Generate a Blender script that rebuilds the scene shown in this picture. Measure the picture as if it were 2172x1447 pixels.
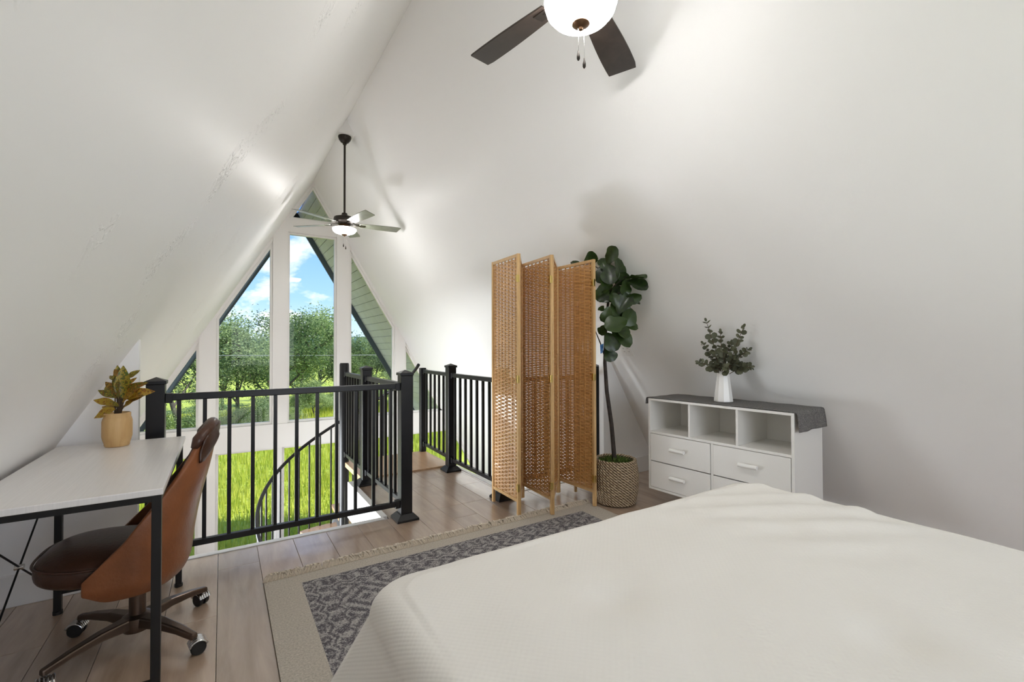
import bpy, bmesh, math, random
from mathutils import Vector, Matrix
from mathutils import noise as mnoise
R_ = math.radians
rnd = random.Random(7)
scene = bpy.context.scene
C = scene.collection
for o in list(bpy.data.objects): bpy.data.objects.remove(o)

# ------------------------------------------------------------------ camera
F, CX, CY, HC = 965.3, 1086.0, 723.5, 1.15
YAW, PIT, ROL = R_(32.45), R_(.83), R_(.15)
FW = Vector((math.sin(YAW)*math.cos(PIT), math.cos(YAW)*math.cos(PIT), math.sin(PIT)))
_rt = Vector((math.cos(YAW), -math.sin(YAW), 0)); _dn = FW.cross(_rt)
RT = _rt*math.cos(ROL) + _dn*math.sin(ROL)
DN = -_rt*math.sin(ROL) + _dn*math.cos(ROL)
CAM = Vector((0, 0, HC))
cam_d = bpy.data.cameras.new('camera'); cam = bpy.data.objects.new('camera', cam_d); C.objects.link(cam)
m3 = Matrix((RT, -DN, -FW)).transposed()
cam.matrix_world = Matrix.Translation(CAM) @ m3.to_4x4()
cam_d.sensor_width = 36; cam_d.lens = 36*F/2172; cam_d.clip_start = .02; cam_d.clip_end = 1000
scene.camera = cam
def ray(u, v): return RT*((u-CX)/F) + DN*((v-CY)/F) + FW
def cam_pt(u, v, d): return CAM + ray(u, v)*d
def at_y(u, v, y):
    r = ray(u, v); return CAM + r*(y/r.y)
def at_z(u, v, z):
    r = ray(u, v); return CAM + r*((z-HC)/r.z)

# ------------------------------------------------------------------ node helpers
def new_mat(name):
    m = bpy.data.materials.new(name); m.use_nodes = True
    nt = m.node_tree; b = nt.nodes['Principled BSDF']
    return m, nt, b
def N(nt, t, **kw):
    n = nt.nodes.new(t)
    for k, v in kw.items():
        if k.startswith('i_'): n.inputs[k[2:].replace('_', ' ')].default_value = v
        else: setattr(n, k, v)
    return n
def L(nt, a, b): nt.links.new(a, b)
def ramp(nt, fac, stops):
    r = nt.nodes.new('ShaderNodeValToRGB'); e = r.color_ramp.elements
    while len(e) < len(stops): e.new(.5)
    for i, (p, c) in enumerate(stops): e[i].position = p; e[i].color = (*c, 1) if len(c) == 3 else c
    if fac is not None: L(nt, fac, r.inputs[0])
    return r
def coords(nt, kind='Object', scale=(1, 1, 1)):
    t = nt.nodes.new('ShaderNodeTexCoord'); mp = nt.nodes.new('ShaderNodeMapping')
    mp.inputs['Scale'].default_value = scale; L(nt, t.outputs[kind], mp.inputs['Vector']); return mp.outputs['Vector']

# ------------------------------------------------------------------ world, sun, exposure
W = bpy.data.worlds.new('world'); scene.world = W; W.use_nodes = True
wn = W.node_tree; wn.nodes.clear()
wo = wn.nodes.new('ShaderNodeOutputWorld'); bg = wn.nodes.new('ShaderNodeBackground'); L(wn, bg.outputs[0], wo.inputs[0])
tc = wn.nodes.new('ShaderNodeTexCoord'); sx = wn.nodes.new('ShaderNodeSeparateXYZ'); L(wn, tc.outputs['Generated'], sx.inputs[0])
skyr = ramp(wn, sx.outputs['Z'], [(0, (.70, .83, 1.0)), (.10, (.36, .60, 1.0)), (.28, (.16, .38, .92)), (1, (.12, .32, .85))])
mz = N(wn, 'ShaderNodeMath', operation='ADD'); L(wn, sx.outputs['Z'], mz.inputs[0]); mz.inputs[1].default_value = .22
dv = N(wn, 'ShaderNodeVectorMath', operation='DIVIDE'); cb = wn.nodes.new('ShaderNodeCombineXYZ')
for i in range(3): L(wn, mz.outputs[0], cb.inputs[i])
L(wn, tc.outputs['Generated'], dv.inputs[0]); L(wn, cb.outputs[0], dv.inputs[1])
cmap = wn.nodes.new('ShaderNodeMapping'); cmap.inputs['Scale'].default_value = (1.5, .9, 1); cmap.inputs['Location'].default_value = (.9, .35, 0)
L(wn, dv.outputs[0], cmap.inputs['Vector'])
cn = N(wn, 'ShaderNodeTexNoise', i_Scale=1.9, i_Detail=7.0, i_Roughness=.55, i_Distortion=.15); L(wn, cmap.outputs[0], cn.inputs['Vector'])
cr = ramp(wn, cn.outputs['Fac'], [(.50, (0, 0, 0)), (.62, (1, 1, 1))])
cmx = N(wn, 'ShaderNodeMix', data_type='RGBA'); L(wn, cr.outputs[0], cmx.inputs[0]); L(wn, skyr.outputs[0], cmx.inputs[6]); cmx.inputs[7].default_value = (.95, .96, 1.0, 1)
L(wn, cmx.outputs[2], bg.inputs[0]); bg.inputs[1].default_value = .95

sun_d = bpy.data.lights.new('sun', 'SUN'); sun_d.energy = 4.0; sun_d.angle = R_(.6); sun_d.color = (1, .95, .86)
sun = bpy.data.objects.new('sun', sun_d); C.objects.link(sun)
sdir = Vector((math.cos(R_(52))*.75, -math.cos(R_(52))*.66, math.sin(R_(52))))     # towards the sun: right of the house, high
sun.rotation_euler = sdir.to_track_quat('Z', 'Y').to_euler(); sun.location = (20, -5, 25)
# added fill light outside an invented, unseen window behind the camera
ad = bpy.data.lights.new('rear_fill_light', 'AREA'); ad.shape = 'RECTANGLE'; ad.size = 2.6; ad.size_y = 2.4; ad.energy = 54; ad.color = (.945, .945, 1)
ao = bpy.data.objects.new('rear_fill_light', ad); C.objects.link(ao); ao.location = (1.22, -2.75, 1.35); ao.rotation_euler = (R_(90), 0, 0)
# added fill light for the lower floor, outside invented glazed doors
ad2 = bpy.data.lights.new('lower_fill_light', 'AREA'); ad2.shape = 'RECTANGLE'; ad2.size = 3.2; ad2.size_y = 1.9; ad2.energy = 80; ad2.color = (1, .97, .93)
ao2 = bpy.data.objects.new('lower_fill_light', ad2); C.objects.link(ao2); ao2.location = (1.22, -2.75, -1.5); ao2.rotation_euler = (R_(90), 0, 0)
# added fill light to brighten the void, outside an invented side window
ad3 = bpy.data.lights.new('side_fill_light', 'AREA'); ad3.shape = 'RECTANGLE'; ad3.size = 3.2; ad3.size_y = 2.6; ad3.energy = 500; ad3.color = (.93, .94, 1)
ao3 = bpy.data.objects.new('side_fill_light', ad3); C.objects.link(ao3); ao3.location = (-2.55, 5.0, -.45)
ao3.rotation_euler = Vector((-1, .7, -.25)).to_track_quat('Z', 'Y').to_euler()
LAMP1, LAMP2 = 29.0, 46.0
scene.cycles.diffuse_bounces = 7; scene.cycles.max_bounces = 12; scene.cycles.transparent_max_bounces = 16

vs = scene.view_settings
vs.view_transform = 'Standard'; vs.look = 'None'; vs.gamma = 1; vs.use_curve_mapping = False; vs.exposure = 0.62

# ------------------------------------------------------------------ mesh helpers
class MB:
    def __init__(s): s.v = []; s.f = []
    def add(s, vs, fs):
        b = len(s.v); s.v += [tuple(p) for p in vs]; s.f += [tuple(i+b for i in f) for f in fs]; return s
    def box(s, x0, x1, y0, y1, z0, z1):
        return s.add([(x0,y0,z0),(x1,y0,z0),(x1,y1,z0),(x0,y1,z0),(x0,y0,z1),(x1,y0,z1),(x1,y1,z1),(x0,y1,z1)],
                     [(0,3,2,1),(4,5,6,7),(0,1,5,4),(1,2,6,5),(2,3,7,6),(3,0,4,7)])
    def prism(s, poly, axis, a0, a1):
        """poly of 2-D points, extruded along axis ('y': points are x,z; 'x': y,z; 'z': x,y)"""
        def P(p, a): return (p[0], a, p[1]) if axis == 'y' else ((a, p[0], p[1]) if axis == 'x' else (p[0], p[1], a))
        n = len(poly)
        fs = [tuple(range(n)), tuple(range(2*n-1, n-1, -1))] + [(i, i+n, (i+1) % n+n, (i+1) % n) for i in range(n)]
        return s.add([P(p, a0) for p in poly]+[P(p, a1) for p in poly], fs)
    def tube(s, pts, rad, seg=8, cap=True, closed=False):
        pts = [Vector(p) for p in pts]; n = len(pts)
        rr = rad if isinstance(rad, (list, tuple)) else [rad]*n
        vs_, prev = [], None
        for i, p in enumerate(pts):
            if closed: t = pts[(i+1) % n]-pts[i-1]
            else: t = pts[min(i+1, n-1)]-pts[max(i-1, 0)]
            t.normalize()
            if prev is None:
                a = Vector((0, 0, 1)) if abs(t.z) < .9 else Vector((1, 0, 0)); u = t.cross(a).normalized()
            else:
                u = prev-t*prev.dot(t)
                u = u.normalized() if u.length > 1e-6 else t.orthogonal().normalized()
            prev = u; w = t.cross(u)
            for k in range(seg):
                a = 2*math.pi*k/seg; vs_.append(p+(u*math.cos(a)+w*math.sin(a))*rr[i])
        fs = []
        for i in range(n if closed else n-1):
            j = (i+1) % n
            for k in range(seg):
                k2 = (k+1) % seg; fs.append((i*seg+k, i*seg+k2, j*seg+k2, j*seg+k))
        if cap and not closed: fs += [tuple(range(seg-1, -1, -1)), tuple((n-1)*seg+k for k in range(seg))]
        return s.add(vs_, fs)
    def beam(s, a, b, w, h, up=(0, 0, 1)):
        """rectangular bar from a to b, w across, h along up"""
        a, b = Vector(a), Vector(b); t = (b-a).normalized(); upv = Vector(up)
        sd = t.cross(upv)
        if sd.length < 1e-5: sd = t.cross(Vector((0, 1, 0)))
        sd.normalize(); u = sd.cross(t).normalized()
        q = [sd*(-w/2)+u*(-h/2), sd*(w/2)+u*(-h/2), sd*(w/2)+u*(h/2), sd*(-w/2)+u*(h/2)]
        return s.add([a+x for x in q]+[b+x for x in q], [(3,2,1,0),(4,5,6,7),(0,1,5,4),(1,2,6,5),(2,3,7,6),(3,0,4,7)])
    def lathe(s, prof, seg=32, c=(0, 0, 0), squash=None):
        vs_, fs = [], []
        for r, z in prof:
            for k in range(seg):
                a = 2*math.pi*k/seg; vs_.append((c[0]+r*math.cos(a), c[1]+r*math.sin(a), c[2]+z))
        for i in range(len(prof)-1):
            for k in range(seg):
                k2 = (k+1) % seg; fs.append((i*seg+k, i*seg+k2, (i+1)*seg+k2, (i+1)*seg+k))
        n = len(prof)
        if prof[0][0] > 1e-4: fs.append(tuple(range(seg-1, -1, -1)))
        if prof[-1][0] > 1e-4: fs.append(tuple((n-1)*seg+k for k in range(seg)))
        return s.add(vs_, fs)
    def grid(s, nu, nv, fn, wrap_u=False):
        vs_ = [fn(i/(nu if wrap_u else nu-1), j/(nv-1)) for j in range(nv) for i in range(nu)]
        fs = []
        for j in range(nv-1):
            for i in range(nu if wrap_u else nu-1):
                i2 = (i+1) % nu; fs.append((j*nu+i, j*nu+i2, (j+1)*nu+i2, (j+1)*nu+i))
        return s.add(vs_, fs)
    def mesh(s, name, smooth=None):
        me = bpy.data.meshes.new(name); me.from_pydata(s.v, [], s.f); me.validate()
        bm = bmesh.new(); bm.from_mesh(me); bmesh.ops.remove_doubles(bm, verts=bm.verts, dist=1e-5)
        bmesh.ops.recalc_face_normals(bm, faces=bm.faces); bm.to_mesh(me); bm.free()
        if smooth is not None:
            me.polygons.foreach_set('use_smooth', [True]*len(me.polygons)); me.set_sharp_from_angle(angle=R_(smooth))
        me.update(); return me
    def build(s, name, mat, parent=None, smooth=None, bevel=0, loc=None):
        return mobj(name, s.mesh(name, smooth), mat, parent, bevel, loc)
def mobj(name, me, mat, parent=None, bevel=0, loc=None):
    if mat is not None and not me.materials: me.materials.append(mat)
    o = bpy.data.objects.new(name, me); C.objects.link(o)
    if parent is not None: o.parent = parent
    if loc is not None: o.location = loc
    if bevel:
        b = o.modifiers.new('bevel', 'BEVEL'); b.width = bevel; b.segments = 2; b.limit_method = 'ANGLE'; b.angle_limit = R_(40)
    return o
def tag(o, label, cat, group=None):
    o['label'] = label; o['category'] = cat
    if group: o['group'] = group
    return o
def thing(name, label, cat, loc=(0, 0, 0), rz=0, group=None):
    o = bpy.data.objects.new(name, None); C.objects.link(o); o.empty_display_size = .1
    o.location = loc; o.rotation_euler = (0, 0, rz); return tag(o, label, cat, group)
def struct(o, label=None):
    o['kind'] = 'structure'
    if label: o['label'] = label
    return o
def stuff(o): o['kind'] = 'stuff'; return o
def smoothstep(a, b, x):
    t = max(0, min(1, (x-a)/(b-a))); return t*t*(3-2*t)

# ------------------------------------------------------------------ materials
def plain(name, col, rough=.5, metal=0, spec=.5, var=0, vscale=6, bump=0, bscale=60, coat=0):
    m, nt, b = new_mat(name)
    b.inputs['Base Color'].default_value = (*col, 1); b.inputs['Roughness'].default_value = rough
    b.inputs['Metallic'].default_value = metal; b.inputs['Specular IOR Level'].default_value = spec; b.inputs['Coat Weight'].default_value = coat
    v = coords(nt)
    if var:
        n = N(nt, 'ShaderNodeTexNoise', i_Scale=vscale, i_Detail=4.0); L(nt, v, n.inputs['Vector'])
        r = ramp(nt, n.outputs['Fac'], [(.3, tuple(c*(1-var) for c in col)), (.7, tuple(min(1, c*(1+var)) for c in col))])
        L(nt, r.outputs[0], b.inputs['Base Color'])
    if bump:
        n = N(nt, 'ShaderNodeTexNoise', i_Scale=bscale, i_Detail=3.0); L(nt, v, n.inputs['Vector'])
        bp = N(nt, 'ShaderNodeBump', i_Strength=bump, i_Distance=.01); L(nt, n.outputs['Fac'], bp.inputs['Height']); L(nt, bp.outputs[0], b.inputs['Normal'])
    return m
def wall_mat(name, col, rough, trowel):
    m, nt, b = new_mat(name)
    b.inputs['Roughness'].default_value = rough; b.inputs['Base Color'].default_value = (*col, 1)
    v = coords(nt)
    big = N(nt, 'ShaderNodeTexNoise', i_Scale=1.1, i_Detail=3.0); L(nt, v, big.inputs['Vector'])
    fine = N(nt, 'ShaderNodeTexNoise', i_Scale=24.0, i_Detail=4.0, i_Distortion=1.2); L(nt, v, fine.inputs['Vector'])
    msk = N(nt, 'ShaderNodeTexNoise', i_Scale=2.3, i_Detail=2.0); L(nt, v, msk.inputs['Vector'])
    mr = ramp(nt, msk.outputs['Fac'], [(.60, (0, 0, 0)), (.68, (1, 1, 1))])
    fr = ramp(nt, fine.outputs['Fac'], [(.48, (0, 0, 0)), (.56, (1, 1, 1))])
    mu = N(nt, 'ShaderNodeMath', operation='MULTIPLY'); L(nt, mr.outputs[0], mu.inputs[0]); L(nt, fr.outputs[0], mu.inputs[1])
    b1 = N(nt, 'ShaderNodeBump', i_Strength=.10, i_Distance=.05); L(nt, big.outputs['Fac'], b1.inputs['Height'])
    b2 = N(nt, 'ShaderNodeBump', i_Strength=trowel, i_Distance=.004); L(nt, mu.outputs[0], b2.inputs['Height']); L(nt, b1.outputs[0], b2.inputs['Normal'])
    L(nt, b2.outputs[0], b.inputs['Normal'])
    return m
def wood(name, c0, c1, rough, axis_scale, grain=1.0, rand=.25, bump=.1, coat=0):
    m, nt, b = new_mat(name); b.inputs['Roughness'].default_value = rough; b.inputs['Coat Weight'].default_value = coat
    v = coords(nt, 'Object', axis_scale); oi = nt.nodes.new('ShaderNodeObjectInfo')
    off = N(nt, 'ShaderNodeVectorMath', operation='ADD'); L(nt, v, off.inputs[0])
    sc = N(nt, 'ShaderNodeMath', operation='MULTIPLY'); L(nt, oi.outputs['Random'], sc.inputs[0]); sc.inputs[1].default_value = 37.0
    L(nt, sc.outputs[0], off.inputs[1])
    n = N(nt, 'ShaderNodeTexNoise', i_Scale=3.0*grain, i_Detail=6.0, i_Roughness=.62, i_Distortion=.6); L(nt, off.outputs[0], n.inputs['Vector'])
    r = ramp(nt, n.outputs['Fac'], [(.28, c0), (.72, c1)])
    hs = nt.nodes.new('ShaderNodeHueSaturation'); L(nt, r.outputs[0], hs.inputs['Color'])
    mr = N(nt, 'ShaderNodeMapRange'); L(nt, oi.outputs['Random'], mr.inputs[0]); mr.inputs[3].default_value = 1-rand; mr.inputs[4].default_value = 1+rand
    L(nt, mr.outputs[0], hs.inputs['Value']); L(nt, hs.outputs[0], b.inputs['Base Color'])
    bp = N(nt, 'ShaderNodeBump', i_Strength=bump, i_Distance=.002); L(nt, n.outputs['Fac'], bp.inputs['Height']); L(nt, bp.outputs[0], b.inputs['Normal'])
    return m
M = {}
M['wall'] = wall_mat('white_drywall', (.90, .897, .893), .48, .15)
M['wall_l'] = wall_mat('white_troweled_drywall', (.90, .897, .893), .46, .9)
M['trimw'] = plain('white_trim_paint', (.82, .81, .79), .35)
M['floorw'] = wood('laminate_plank', (.33, .225, .15), (.52, .39, .29), .3, (4, .55, 4), 1.2, .10, .06)
M['landing'] = wood('light_wood_tread', (.40, .25, .14), (.56, .37, .22), .3, (6, .8, 6), 1, .08)
M['black'] = plain('black_metal', (.008, .008, .0095), .34, .0, .38)
M['blackd'] = plain('black_powder_coat', (.009, .0085, .0085), .42, 0, .35)
M['deskw'] = wood('white_laminate', (.74, .72, .70), (.82, .80, .78), .28, (30, .6, 1), 2, .0, .25)
M['white'] = plain('white_melamine', (.78, .765, .73), .4)
M['whiteg'] = plain('white_ceramic', (.85, .84, .82), .25)
M['handle'] = plain('white_plastic_handle', (.88, .87, .84), .3)
M['bamboo'] = wood('honey_bamboo', (.50, .30, .12), (.68, .44, .20), .32, (8, 8, .8), 1, .06, .05, .3)
M['weave'] = wood('woven_bamboo_strip', (.46, .235, .075), (.66, .37, .14), .38, (3, 3, 40), 1, .04, .05, .6)
M['brass'] = plain('brass', (.62, .46, .16), .3, 1)
M['fanblk'] = plain('dark_bronze', (.03, .024, .02), .35, .6)
M['fanbrn'] = plain('brushed_bronze', (.16, .09, .05), .35, .8)
M['blade1'] = wood('dark_espresso_blade', (.022, .015, .012), (.04, .028, .022), .35, (8, 8, 8), .6, .02, .02)
M['blade2'] = wood('grey_green_blade', (.20, .21, .18), (.28, .29, .25), .3, (8, 8, 8), .6, .02, .02)
M['chrome'] = plain('chrome', (.6, .6, .6), .2, 1)
M['bronzeb'] = plain('antique_bronze', (.13, .095, .075), .3, .85)
M['rubber'] = plain('black_rubber', (.015, .015, .015), .5)
M['leather'] = plain('tan_leather', (.235, .080, .028), .38, 0, .5, .18, 9, .12, 90)
M['leatherd'] = plain('dark_brown_leather', (.060, .022, .011), .33, 0, .5, .25, 7, .12, 90)
M['potwood'] = wood('carved_pale_wood', (.52, .31, .12), (.66, .44, .20), .5, (14, 14, 1.2), 1, .0, .2)
M['soffit'] = plain('grey_painted_soffit', (.78, .73, .88), .5, 0, .4, .06, 3)
M['fascia'] = plain('dark_slate_fascia', (.05, .075, .105), .5)
M['stem'] = plain('brown_stem', (.09, .06, .035), .6, 0, .4, .3, 30)
M['trunk'] = plain('dark_fig_bark', (.045, .036, .03), .7, 0, .3, .4, 25, .4, 40)
M['bark'] = plain('grey_tree_bark', (.10, .085, .07), .85, 0, .2, .35, 4, .5, 8)
M['greyfab'] = plain('grey_upholstery', (.30, .31, .33), .9, 0, .2, .12, 40, .3, 300)
M['lowfl'] = wood('lower_floor_wood', (.20, .12, .07), (.34, .23, .15), .35, (4, .5, 4), 1, 0, .05)
M['moss'] = plain('green_moss', (.10, .15, .035), .9, 0, .1, .6, 40, .8, 120)
M['tassel'] = plain('cream_cotton_tassel', (.58, .51, .42), .95, 0, .1, .25, 40, .4, 400)
M['mattress'] = plain('white_mattress', (.75, .74, .72), .9)
M['outlet'] = plain('white_outlet_plastic', (.86, .85, .83), .3)
M['dark'] = plain('dark_slot', (.05, .05, .05), .5)
M['blueplastic'] = plain('blue_plant_tag', (.05, .18, .45), .4, 0, .5, .5, 60)
M['cable'] = plain('power_cable', (.30, .31, .32), .6)

m, nt, b = new_mat('window_glass'); nt.nodes.remove(b)
out = nt.nodes['Material Output']; tr = nt.nodes.new('ShaderNodeBsdfTransparent'); gl = nt.nodes.new('ShaderNodeBsdfGlossy'); gl.inputs['Roughness'].default_value = .02
fr = N(nt, 'ShaderNodeFresnel', i_IOR=1.2); mx = nt.nodes.new('ShaderNodeMixShader')
tr.inputs[0].default_value = (.97, .985, .98, 1)
L(nt, fr.outputs[0], mx.inputs[0]); L(nt, tr.outputs[0], mx.inputs[1]); L(nt, gl.outputs[0], mx.inputs[2]); L(nt, mx.outputs[0], out.inputs['Surface']); M['glass'] = m

def lamp_mat(name, col, strength):
    m, nt, b = new_mat(name); b.inputs['Base Color'].default_value = (.9, .88, .84, 1); b.inputs['Roughness'].default_value = .3
    b.inputs['Emission Color'].default_value = (*col, 1); b.inputs['Emission Strength'].default_value = strength; return m
M['lamp1'] = lamp_mat('lit_glass_bowl_bedroom', (1, .97, .94), LAMP1)
M['lamp2'] = lamp_mat('lit_glass_bowl_void', (.99, .97, .95), LAMP2)

def leaf_mat(name, c0, c1, rough=.4, scale=9, trans=.15, edge=None, spots=None):
    m, nt, b = new_mat(name); b.inputs['Roughness'].default_value = rough
    v = coords(nt); oi = nt.nodes.new('ShaderNodeObjectInfo'); gi = nt.nodes.new('ShaderNodeNewGeometry')
    n = N(nt, 'ShaderNodeTexNoise', i_Scale=scale, i_Detail=3.0); L(nt, v, n.inputs['Vector'])
    ad = N(nt, 'ShaderNodeMath', operation='ADD'); L(nt, n.outputs['Fac'], ad.inputs[0])
    ms = N(nt, 'ShaderNodeMath', operation='MULTIPLY_ADD'); L(nt, gi.outputs['Random Per Island'], ms.inputs[0]); ms.inputs[1].default_value = .5; ms.inputs[2].default_value = -.35
    m2 = N(nt, 'ShaderNodeMath', operation='MULTIPLY_ADD'); L(nt, oi.outputs['Random'], m2.inputs[0]); m2.inputs[1].default_value = .4; L(nt, ms.outputs[0], m2.inputs[2])
    L(nt, m2.outputs[0], ad.inputs[1])
    st = [(.25, c0), (.75, c1)]
    if spots: st = [(.2, c0), (.42, spots), (.52, c0), (.66, c1), (.8, spots)]
    r = ramp(nt, ad.outputs[0], st); L(nt, r.outputs[0], b.inputs['Base Color'])
    if trans:
        tl = nt.nodes.new('ShaderNodeBsdfTranslucent'); L(nt, r.outputs[0], tl.inputs[0]); mx = nt.nodes.new('ShaderNodeMixShader'); mx.inputs[0].default_value = trans
        L(nt, b.outputs[0], mx.inputs[1]); L(nt, tl.outputs[0], mx.inputs[2]); L(nt, mx.outputs[0], nt.nodes['Material Output'].inputs['Surface'])
    return m
M['figleaf'] = leaf_mat('fiddle_leaf', (.007, .014, .006), (.034, .065, .013), .3, 5)
M['euca'] = leaf_mat('eucalyptus_leaf', (.038, .042, .026), (.11, .115, .065), .55, 12)
M['croton'] = leaf_mat('croton_leaf', (.05, .11, .015), (.28, .09, .015), .4, 11, .1, None, (.42, .28, .025))
M['crown'] = leaf_mat('tree_foliage', (.09, .16, .06), (.38, .48, .20), .6, .35, .4)
M['blades'] = leaf_mat('meadow_grass_blade', (.34, .44, .03), (.60, .62, .09), .6, .8, .35)

# grass ground
m, nt, b = new_mat('grass_ground'); b.inputs['Roughness'].default_value = .95; v = coords(nt)
n1 = N(nt, 'ShaderNodeTexNoise', i_Scale=.25, i_Detail=4.0); L(nt, v, n1.inputs['Vector'])
n2 = N(nt, 'ShaderNodeTexNoise', i_Scale=7.0, i_Detail=6.0, i_Roughness=.7); L(nt, v, n2.inputs['Vector'])
r1 = ramp(nt, n1.outputs['Fac'], [(.3, (.40, .48, .05)), (.7, (.54, .57, .09))]); r2 = ramp(nt, n2.outputs['Fac'], [(.3, (.55, .62, .5)), (.7, (1.1, 1.1, 1.0))])
mm = N(nt, 'ShaderNodeMix', data_type='RGBA', blend_type='MULTIPLY'); mm.inputs[0].default_value = 1; L(nt, r1.outputs[0], mm.inputs[6]); L(nt, r2.outputs[0], mm.inputs[7]); L(nt, mm.outputs[2], b.inputs['Base Color']); M['grass'] = m

M['floorw'].node_tree.nodes['Principled BSDF'].inputs['Specular IOR Level'].default_value = 1.0
M['floorw'].node_tree.nodes['Principled BSDF'].inputs['Coat Weight'].default_value = 1.0; M['floorw'].node_tree.nodes['Principled BSDF'].inputs['Coat IOR'].default_value = 1.75; M['floorw'].node_tree.nodes['Principled BSDF'].inputs['Coat Roughness'].default_value = .27
# rug: object coords in metres, origin at its far left corner, x right, y towards the bed
m, nt, b = new_mat('woven_rug'); b.inputs['Roughness'].default_value = .95; b.inputs['Specular IOR Level'].default_value = .1
t = nt.nodes.new('ShaderNodeTexCoord'); s = nt.nodes.new('ShaderNodeSeparateXYZ'); L(nt, t.outputs['Object'], s.inputs[0])
def mth(op, a, b_=None, c=None):
    n = N(nt, 'ShaderNodeMath', operation=op)
    for i, x in enumerate((a, b_, c)):
        if x is None: continue
        if isinstance(x, (int, float)): n.inputs[i].default_value = x
        else: L(nt, x, n.inputs[i])
    return n.outputs[0]
RUGW, RUGL = 2.10, 1.45
dx = mth('SUBTRACT', mth('MINIMUM', s.outputs['X'], mth('SUBTRACT', RUGW, s.outputs['X'])), .055)
dy = mth('MINIMUM', s.outputs['Y'], mth('SUBTRACT', RUGL, s.outputs['Y']))
dd = mth('MINIMUM', dx, dy)
wv = N(nt, 'ShaderNodeTexNoise', i_Scale=130.0, i_Detail=3.0, i_Roughness=.75); L(nt, t.outputs['Object'], wv.inputs['Vector'])
wv2 = N(nt, 'ShaderNodeTexNoise', i_Scale=22.0, i_Detail=4.0, i_Roughness=.7); L(nt, t.outputs['Object'], wv2.inputs['Vector'])
# zigzag in the inner border and lozenges in the field
zx = mth('PINGPONG', s.outputs['X'], .045); zy = mth('PINGPONG', s.outputs['Y'], .045)
loz = mth('ADD', mth('PINGPONG', s.outputs['X'], .13), mth('PINGPONG', s.outputs['Y'], .13))
lz = mth('SINE', mth('MULTIPLY', loz, 95.0))
zig = mth('SINE', mth('MULTIPLY', mth('ADD', mth('ADD', zx, zy), dd), 120.0))
inb = mth('MULTIPLY', mth('GREATER_THAN', dd, .105), mth('LESS_THAN', dd, .235))
fld = mth('GREATER_THAN', dd, .235)
pat = mth('ADD', mth('MULTIPLY', inb, zig), mth('MULTIPLY', fld, lz))
pat = mth('ADD', mth('MULTIPLY', pat, .26), mth('ADD', mth('MULTIPLY', mth('SUBTRACT', wv2.outputs['Fac'], .5), 1.6), mth('MULTIPLY', mth('SUBTRACT', wv.outputs['Fac'], .5), 3.6)))
pr_ = ramp(nt, mth('MULTIPLY_ADD', pat, .5, .5), [(.38, (.10, .095, .108)), (.70, (.46, .44, .43))])
br_ = ramp(nt, wv.outputs['Fac'], [(.3, (.38, .35, .30)), (.7, (.64, .59, .52))])
inn = mth('GREATER_THAN', dd, .10)
mm = N(nt, 'ShaderNodeMix', data_type='RGBA'); L(nt, inn, mm.inputs[0]); L(nt, br_.outputs[0], mm.inputs[6]); L(nt, pr_.outputs[0], mm.inputs[7]); L(nt, mm.outputs[2], b.inputs['Base Color'])
bp = N(nt, 'ShaderNodeBump', i_Strength=.6, i_Distance=.004); L(nt, wv.outputs['Fac'], bp.inputs['Height']); L(nt, bp.outputs[0], b.inputs['Normal']); M['rug'] = m

# waffle-weave comforter
m, nt, b = new_mat('waffle_cotton'); b.inputs['Roughness'].default_value = .9; b.inputs['Specular IOR Level'].default_value = .15; b.inputs['Base Color'].default_value = (.76, .735, .69, 1); b.inputs['Sheen Weight'].default_value = .15
t = nt.nodes.new('ShaderNodeTexCoord'); s = nt.nodes.new('ShaderNodeSeparateXYZ'); L(nt, t.outputs['Object'], s.inputs[0])
ns = N(nt, 'ShaderNodeTexNoise', i_Scale=3.0, i_Detail=2.0); L(nt, t.outputs['Object'], ns.inputs['Vector'])
wob = mth('MULTIPLY', ns.outputs['Fac'], 3.0)
a1 = mth('SINE', mth('ADD', mth('MULTIPLY', mth('ADD', s.outputs['X'], mth('MULTIPLY', s.outputs['Z'], .7)), 430.0), wob))
a2 = mth('SINE', mth('ADD', mth('MULTIPLY', mth('ADD', s.outputs['Y'], mth('MULTIPLY', s.outputs['Z'], .7)), 430.0), wob))
n3 = N(nt, 'ShaderNodeTexNoise', i_Scale=7.0, i_Detail=4.0); L(nt, t.outputs['Object'], n3.inputs['Vector'])
hh = mth('ADD', mth('MULTIPLY', mth('MULTIPLY', a1, a2), .5), mth('MULTIPLY', n3.outputs['Fac'], 1.2))
bp = N(nt, 'ShaderNodeBump', i_Strength=.13, i_Distance=.004); L(nt, hh, bp.inputs['Height']); L(nt, bp.outputs[0], b.inputs['Normal']); M['waffle'] = m

# rope basket: twisted two-tone strands
m, nt, b = new_mat('seagrass_rope'); b.inputs['Roughness'].default_value = .85
t = nt.nodes.new('ShaderNodeTexCoord'); s = nt.nodes.new('ShaderNodeSeparateXYZ'); L(nt, t.outputs['Object'], s.inputs[0])
ang = mth('ARCTAN2', s.outputs['Y'], s.outputs['X'])
st_ = mth('SINE', mth('ADD', mth('MULTIPLY', ang, 38.0), mth('MULTIPLY', s.outputs['Z'], 330.0)))
ns = N(nt, 'ShaderNodeTexNoise', i_Scale=60.0); L(nt, t.outputs['Object'], ns.inputs['Vector'])
rr_ = ramp(nt, mth('ADD', mth('MULTIPLY', st_, .3), ns.outputs['Fac']), [(.34, (.15, .09, .05)), (.56, (.58, .46, .31))]); L(nt, rr_.outputs[0], b.inputs['Base Color'])
bp = N(nt, 'ShaderNodeBump', i_Strength=.8, i_Distance=.004); L(nt, st_, bp.inputs['Height']); L(nt, bp.outputs[0], b.inputs['Normal']); M['rope'] = m

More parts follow.
